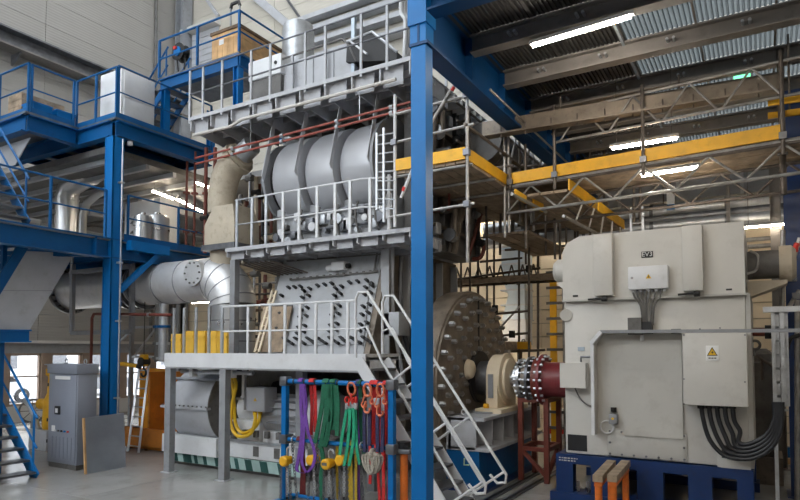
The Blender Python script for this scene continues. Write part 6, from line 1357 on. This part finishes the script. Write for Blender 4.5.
for k in range(5): c_ = p.lerp(q, .1+k*.2); part('lattice', MB().cyl(c_+V(0, 0, -.45), c_.lerp(q, .12)+V(0, 0, -.02), .02, n=6), 'ledge', s2)
part('lower_chord', MB().cyl(p+V(-.1, 0, -.45), q+V(0, 0, -.45), .03, n=8), 'tube', s2)
yl = thing('yellow_strut', 'short yellow board far back under the bridge end', 'board', on_z(520, 196, 5.2)); part('board', MB().bar(on_z(515, 193, 5.2), on_z(526, 200, 5.2), .03, .14, (0, 0, 1)), 'yellow', yl, smooth=False); part('board', MB().bar(on_z(533, 203, 5.2), on_z(543, 208, 5.2), .03, .16, (0, 0, 1)), 'yellow', yl, smooth=False); part('tube', MB().cyl(on_z(512, 194, 5.15), on_z(546, 212, 5.15), .03, n=8), 'tube', yl)
# --- background scaffold behind flywheel
bs2 = thing('background_scaffold', 'dark tube scaffold with lattice girders behind the flywheel', 'scaffold', (-5.5, 15, 0))
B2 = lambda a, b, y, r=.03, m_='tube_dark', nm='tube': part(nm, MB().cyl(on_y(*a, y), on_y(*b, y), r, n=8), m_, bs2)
for u, y, v0, v1 in ((529, 14, 420, 190), (538, 15.5, 420, 190), (519, 15, 410, 235), (487, 15, 340, 200), (470, 14.5, 300, 215), (461, 14.5, 300, 215), (478, 15.2, 300, 210), (494, 15, 340, 200), (452, 14.8, 290, 210), (443, 14.8, 290, 205), (560, 14, 260, 170), (575, 14.6, 240, 150), (590, 14.2, 235, 140), (604, 14.5, 228, 150), (500, 15.4, 255, 150), (512, 14.6, 250, 150), (634, 14.0, 225, 185), (640, 14.0, 225, 180)): B2((u, v0), (u, v1), y, .035 if y > 15 else .03)
for (a, b, y) in (((437, 282), (540, 268), 14.8), ((437, 287), (556, 281), 14.9), ((480, 262), (522, 258), 14.9), ((495, 314), (528, 311), 14.2), ((497, 336), (528, 333), 14.2), ((430, 225), (600, 206), 14.5), ((440, 243), (560, 228), 15), ((430, 215), (525, 200), 14.2), ((520, 176), (640, 150), 14.6), ((500, 352), (545, 350), 14.4), ((505, 250), (565, 246), 15)): B2(a, b, y, .03, 'tube_dark', 'ledger')
for k in range(9): u = 440+k*11; B2((u, 285), (u+5.5, 268-k*.5), 14.85, .02, 'tube_dark', 'lattice'); B2((u+5.5, 268-k*.5), (u+11, 284), 14.85, .02, 'tube_dark', 'lattice')
for (a, b, y) in (((500, 328), (520, 306), 14.3), ((440, 170), (470, 215), 13.8), ((520, 150), (500, 200), 14), ((546, 160), (520, 205), 14.2), ((470, 160), (500, 205), 13.8), ((560, 190), (600, 225), 14.5)): B2(a, b, y, .025, 'tube', 'brace')
for k in range(5): part('plank', MB().bar(on_y(430+k*2, 226-k*1.5, 14.2+k*.25), on_y(600+k*2, 209-k*1.5, 14.2+k*.25), .23, .05, (0, 0, 1)), 'plank', bs2, smooth=False)
for k in range(3): part('timber', MB().bar(on_y(440, 284-k, 14.6+k*.25), on_y(556, 277-k, 14.6+k*.25), .22, .1, (0, 0, 1)), 'plank', bs2, smooth=False)
for k in range(10): p = on_y(495+(k % 3)*17, (310, 335, 270)[k % 3]-k*.2, 14.1); part('coupler', MB().cbox(p, .12, .1, .14), 'black', bs2, smooth=False)
yd = thing('yellow_ladder', 'tall yellow ladder post standing by the cream back wall', 'ladder', V(on_y(552, 410, 16.5).x, 16.5, 0))
a, b = on_y(549.5, 285, 16.5), on_y(556, 285, 16.5); part('stile', MB().box(a.x, b.x, 16.5, 16.56, 0, a.z+.2), 'yellow', yd, smooth=False)
for k in range(11): part('step', MB().box(a.x-.08, b.x+.18, 16.44, 16.5, .35+k*.42, .42+k*.42), 'engine_dark', yd, smooth=False)
part('rear_stile', MB().bar((b.x+.18, 16.55, 0), (b.x+.18, 16.55, a.z+.2), .05, .05, (0, 1, 0)), 'tube', yd, smooth=False)
# blue-grey duct behind
a, b = on_y(502, 345, 16.8), on_y(524, 230, 16.8)
gd = thing('grey_blue_duct', 'pale blue sheet-metal duct hanging behind the flywheel', 'duct', ((a.x+b.x)/2, 17, a.z))
part('upper_duct', MB().box(a.x, b.x, 16.8, 17.5, on_y(510, 264, 16.8).z, b.z), 'duct_blue', gd, smooth=False)
part('transition', MB().prism([(a.x, 16.8, on_y(510, 320, 16.8).z), (b.x, 16.8, on_y(510, 320, 16.8).z), (b.x, 16.8, on_y(510, 264, 16.8).z), (a.x, 16.8, on_y(510, 264, 16.8).z), (a.x+.1, 16.8, on_y(510, 285, 16.8).z), (a.x+.2, 16.8, on_y(510, 295, 16.8).z)], (0, .7, 0)), 'duct_blue', gd, smooth=False)
part('lower_duct', MB().box(a.x, b.x, 16.85, 17.45, a.z, on_y(510, 320, 16.8).z), 'grey_light', gd, smooth=False)
for v in (250, 264, 290, 305, 320): z = on_y(510, v, 16.8).z; part('seam', MB().box(a.x-.03, b.x+.03, 16.77, 17.53, z-.02, z+.02), 'grey_light', gd, smooth=False)
part('wall_bracket', MB().box((a.x+b.x)/2-.05, (a.x+b.x)/2+.05, 17.4, YB, b.z-.2, b.z-.1), 'tube_dark', gd, smooth=False)
ob_ = thing('orange_box', 'small orange box hanging on scaffold behind the shaft', 'box', on_y(523, 348, 14.3)); p = on_y(523.5, 346, 14.3); part('box', MB().rbox(p.x-.15, p.x+.15, 14.25, 14.45, p.z-.08, p.z+.1, .02), 'yellow', ob_); part('hook', MB().ring((p.x, 14.3, p.z+.12), (0, 1, 0), .04, .012, 10), 'black', ob_)
wbm = thing('timber_baulk', 'long brown timber baulk behind the flywheel', 'timber', on_y(512, 346, 15.5)); p, q = on_y(480, 346, 15.4), on_y(530, 346, 15.4); part('baulk', MB().bar(p, q, .2, .24, (0, 0, 1)), 'plank', wbm, smooth=False); 
for t in (.2, .8): c_ = p.lerp(q, t); part('trestle', MB().bar(V(c_.x, c_.y, 0), c_, .1, .1, (0, 1, 0)), 'wood_dark', wbm, smooth=False)
# pipes and ducts along the back wall at right
for i, (v0, v1, r_, m_, l) in enumerate(((215, 200, .17, 'galv', 'uppermost'), (224, 209, .15, 'steel_dark', 'middle'), (232, 217, .17, 'galv', 'lowest'))):
    z = on_y(700, (v0+v1)/2, 15.8+i*.1).z; s_ = thing('wall_pipe', '%s of three silver pipes running above the generator' % l, 'pipe', (0, 15.8, z), 'silver wall pipes')
    part('pipe', MB().cyl((-6.6, 15.8, z), (3, 15.8, z), r_, n=18), m_, s_)
    for k in range(6): part('clamp', MB().cyl((-5.5+k*1.6, 15.8, z), (-5.42+k*1.6, 15.8, z), r_*1.15, n=18), 'steel_dark', s_)
    for k in range(3): part('bracket', MB().cyl((-5+k*3, 15.8, z), (-5+k*3, 15.8, 7.2), .015, n=6), 'tube_dark', s_)
z0_ = on_y(700, 198, 16.6).z
wd_ = thing('upper_wall_duct', 'long grey rectangular duct high behind the bridge', 'duct', (0, 16.8, z0_)); part('duct', MB().box(-5.2, 3.2, 16.6, 17.4, z0_, on_y(700, 178, 16.6).z), 'grey', wd_, smooth=False)
for k in range(6): part('joint', MB().box(-4.6+k*1.4, -4.53+k*1.4, 16.57, 17.43, z0_-.03, on_y(700, 178, 16.6).z+.03), 'grey_light', wd_, smooth=False)
part('hanger', MB().bar((-1, 17, z0_), (-1, 17, 7.2), .04), 'tube_dark', wd_, smooth=False)
p = on_y(671, 200, 15.4); wv = thing('white_hanging_sign', 'white board with blue edge hanging below the strip light', 'sign', p); a, b = on_y(667, 210, 15.4), on_y(674.5, 186, 15.4); part('board', MB().box(a.x, b.x, 15.4, 15.44, a.z, b.z), 'white', wv, smooth=False); part('blue_edge', MB().box(a.x, b.x, 15.38, 15.4, a.z, a.z+.12), 'blue_bright', wv, smooth=False); part('hanger', MB().cyl(((a.x+b.x)/2, 15.42, b.z), ((a.x+b.x)/2, 15.42, 7.2), .012, n=6), 'tube_dark', wv)
lad = thing('grey_ladder', 'short grey ladder standing on top of the generator', 'ladder', V(on_y(638, 225, 12.2).x, 12.2, 4.36)); a, b = on_y(631, 227, 12.2), on_y(643, 227, 12.2); zt_ = on_y(637, 207, 12.2).z
for x in (a.x, b.x): part('side_rail', MB().bar((x, 12.2, 4.36), (x, 12.2, zt_), .04, .04, (0, 1, 0)), 'galv', lad, smooth=False)
for k in range(3): part('rung', MB().cyl((a.x, 12.2, 4.36+.12+k*.2), (b.x, 12.2, 4.36+.12+k*.2), .015, n=6), 'galv', lad)
for i, (u, l) in enumerate(((728, 'left'), (775, 'right'))):
    p = on_y(u, 200, 15.2); s_ = thing('steel_post', '%s grey steel post behind the bridge at right' % l, 'post', V(p.x, 15.2, 0)); part('post', MB().ibeam((p.x, 15.2, 0), (p.x, 15.2, 6.95), .2 if i else .08, .2 if i else .08, .02, .015, (1, 0, 0)), 'beam_grey', s_, smooth=False); part('base', MB().box(p.x-.15, p.x+.15, 15.05, 15.35, 0, .02), 'beam_grey', s_, smooth=False)
p0 = on_y(780, 60, 11.2); s_ = thing('steel_post', 'tall thin dark scaffold standard at the right under the roof', 'post', V(p0.x, 11.2, 4.7)); part('tube', MB().cyl((p0.x, 11.2, 4.9), (p0.x, 11.2, 7.2), .05, n=10), 'tube_dark', s_); part('coupler', MB().cbox((p0.x, 11.18, ZS2), .14, .14, .14), 'steel_dark', s_, smooth=False)
for i, (a, b, l) in enumerate(((( 470, 214), (505, 214), 'upper'),)):
    pass
# low shelving behind generator right: horizontal grey pipes
for i, v in enumerate((239, 246)):
    z = on_y(760, v, 16).z; s_ = thing('wall_pipe', '%s of two thin grey pipes right of the generator top' % ('upper' if i == 0 else 'lower'), 'pipe', (1, 16, z), 'thin wall pipes'); part('pipe', MB().cyl((-.6, 16, z), (3, 16, z), .05, n=10), 'tube', s_); part('bracket', MB().bar((1.2, 16, z), (1.2, YB, z), .04), 'tube_dark', s_, smooth=False)
# ribbed engine-side clutter: pipes between the engine end and the tower
ep = thing('engine_pipework', 'tangle of dark pipes on the engine end above the flywheel', 'pipes', (-5.6, 11, 4.6))
random.seed(11)
for k in range(16):
    y = 10.2+random.random()*3; z = 4.6+random.random()*2.6; x = -5.55; m_ = ('tube_dark', 'engine_dark', 'galv', 'brown_red', 'engine_brown')[k % 5]; r_ = .03+.05*random.random()
    if k % 2: part('pipe', MB().tube(smooth_path([(x, y, 4.5), (x+.2, y, z-.3), (x+.25, y+.1, z), (x+.1, y+.5, z+.1), (x, y+.7, z+.1)]), r_, 8), m_, ep)
    else: part('pipe', MB().tube([(x-.1, y, z), (x+.3, y, z), (x+.3, y, z+.5), (x-.1, y, z+.5)], r_, 8), m_, ep)
    part('valve', MB().cyl((x+.2, y-.1, z), (x+.2, y+.1, z), r_*2, n=10), ('black', 'galv', 'steel_dark')[k % 3], ep)
# dark machinery and tube forest between engine end and the blue girder, under the top gallery
mf = thing('exhaust_manifold', 'dark lagged exhaust manifold behind the scaffold tower', 'manifold', (-5.0, 13.5, 5.9))
part('casing', MB().cyl((-4.9, 11.6, 6.75), (-4.9, 15.4, 6.75), .42, n=24), 'engine_dark', mf)
for k in range(4): part('band', MB().cyl((-4.9, 11.9+k*.9, 6.75), (-4.9, 11.97+k*.9, 6.75), .45, n=24), 'steel_dark', mf)
for k in range(4): part('branch', MB().tube(smooth_path([(-5.7, 12+k, 6.0), (-5.3, 12+k, 6.1), (-4.95, 12+k, 6.5)]), .16, 12), 'engine_brown', mf)
for k in range(3): part('saddle', MB().box(-5.3, -4.5, 12.2+k*1.3, 12.28+k*1.3, 5.6, 6.45), 'tube_dark', mf, smooth=False)
ts = thing('upper_scaffold', 'dense dark scaffold tubes under the blue roof girder', 'scaffold', (-4.4, 13, 5.6))
random.seed(21)
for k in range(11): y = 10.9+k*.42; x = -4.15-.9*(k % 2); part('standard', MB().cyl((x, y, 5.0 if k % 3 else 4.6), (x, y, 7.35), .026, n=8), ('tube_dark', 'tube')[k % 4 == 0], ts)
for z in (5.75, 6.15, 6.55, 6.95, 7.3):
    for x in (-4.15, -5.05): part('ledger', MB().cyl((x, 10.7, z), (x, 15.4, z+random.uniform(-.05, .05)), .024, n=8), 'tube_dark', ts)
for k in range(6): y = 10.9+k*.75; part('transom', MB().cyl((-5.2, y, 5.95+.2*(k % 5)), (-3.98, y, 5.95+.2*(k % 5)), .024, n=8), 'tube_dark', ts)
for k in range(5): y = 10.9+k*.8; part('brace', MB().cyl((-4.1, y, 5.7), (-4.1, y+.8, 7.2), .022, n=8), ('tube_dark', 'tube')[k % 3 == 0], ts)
for k in range(4): part('plank', MB().box(-5.1+k*.25, -4.87+k*.25, 11.2, 15.4, 5.55, 5.6), 'plank', ts, smooth=False)
for k in range(4): part('lower_plank', MB().box(-5.1+k*.25, -4.87+k*.25, 12.2, 15.4, 4.9, 4.95), 'plank', ts, smooth=False)
for i, (x, y, z, l) in enumerate(((-8.2, YB-.35, 6.5, 'far left'), (-5.8, YB-.35, 6.2, 'left'), (-3.0, YB-.4, z0_+.25, 'right'), (.2, YB-.4, z0_+.25, 'far right'))):  # lamps added to brighten the back wall
    t_ = strip((x-.9, y, z), (x+.9, y, z), 'added strip light on the cream back wall, %s of four' % l, m='lamp_far'); part('wall_bracket', MB().box(x-.05, x+.05, y, YB, z+.04, z+.08), 'tube_dark', t_, smooth=False)
wk = thing('added_fill_lamp', 'hidden fill lamp added behind the flywheel facing back wall', 'lamp', (-6.9, 15.2, 0))  # hidden lamp added to brighten the back wall and duct
part('stand', MB().cyl((-6.9, 15.2, 0), (-6.9, 15.2, 2.9), .03, n=8), 'tube_dark', wk); part('foot', MB().box(-7.2, -6.6, 14.9, 15.5, 0, .03), 'tube_dark', wk, smooth=False)
part('head', MB().box(-7.2, -6.6, 15.15, 15.2, 2.6, 3.1), 'steel_dark', wk, smooth=False); part('lens', MB().box(-7.15, -6.65, 15.2, 15.22, 2.65, 3.05), 'lamp_far', wk, smooth=False)
# pipework seen through the gap left of the engine doors
pw = thing('rear_pipework', 'tangle of brown and grey pipes seen behind the wooden ladder', 'pipes', (-10, 12.5, 0))
random.seed(31)
for k in range(9):
    u = 243+k*5.5; y = 12.2+1.2*random.random(); p = on_y(u, 300, y)
    part('riser', MB().cyl((p.x, y, 0), (p.x, y, 4.4+.4*random.random()), .03+.05*random.random(), n=8), ('brown_red', 'tube_dark', 'tube', 'engine_dark')[k % 4], pw)
for k in range(9):
    v = 254+k*10; a, b = on_y(238, v+random.uniform(-3, 3), 12.3), on_y(296, v-6+random.uniform(-8, 8), 13.4)
    part('cross_pipe', MB().cyl(a, b, .025+.03*random.random(), n=8), ('tube_dark', 'brown_red', 'plank', 'tube')[k % 4], pw)
for k in range(12): p = on_y(243+k*4, 262+(k*29) % 75, 12.1); part('valve', MB().cyl(p-V(.12, 0, 0), p+V(.12, 0, 0), .08, n=8), ('engine_dark', 'brown_red', 'black')[k % 3], pw)
p = on_z(742, 79, 6.95); eg = thing('exit_sign', 'small lit green exit sign below the roof at right', 'sign', p); part('lit_face', MB().box(p.x-.12, p.x+.12, p.y-.015, p.y, p.z-.05, p.z+.07), 'exit_green', eg, smooth=False); part('housing', MB().box(p.x-.13, p.x+.13, p.y, p.y+.05, p.z-.06, p.z+.3), 'grey', eg, smooth=False)
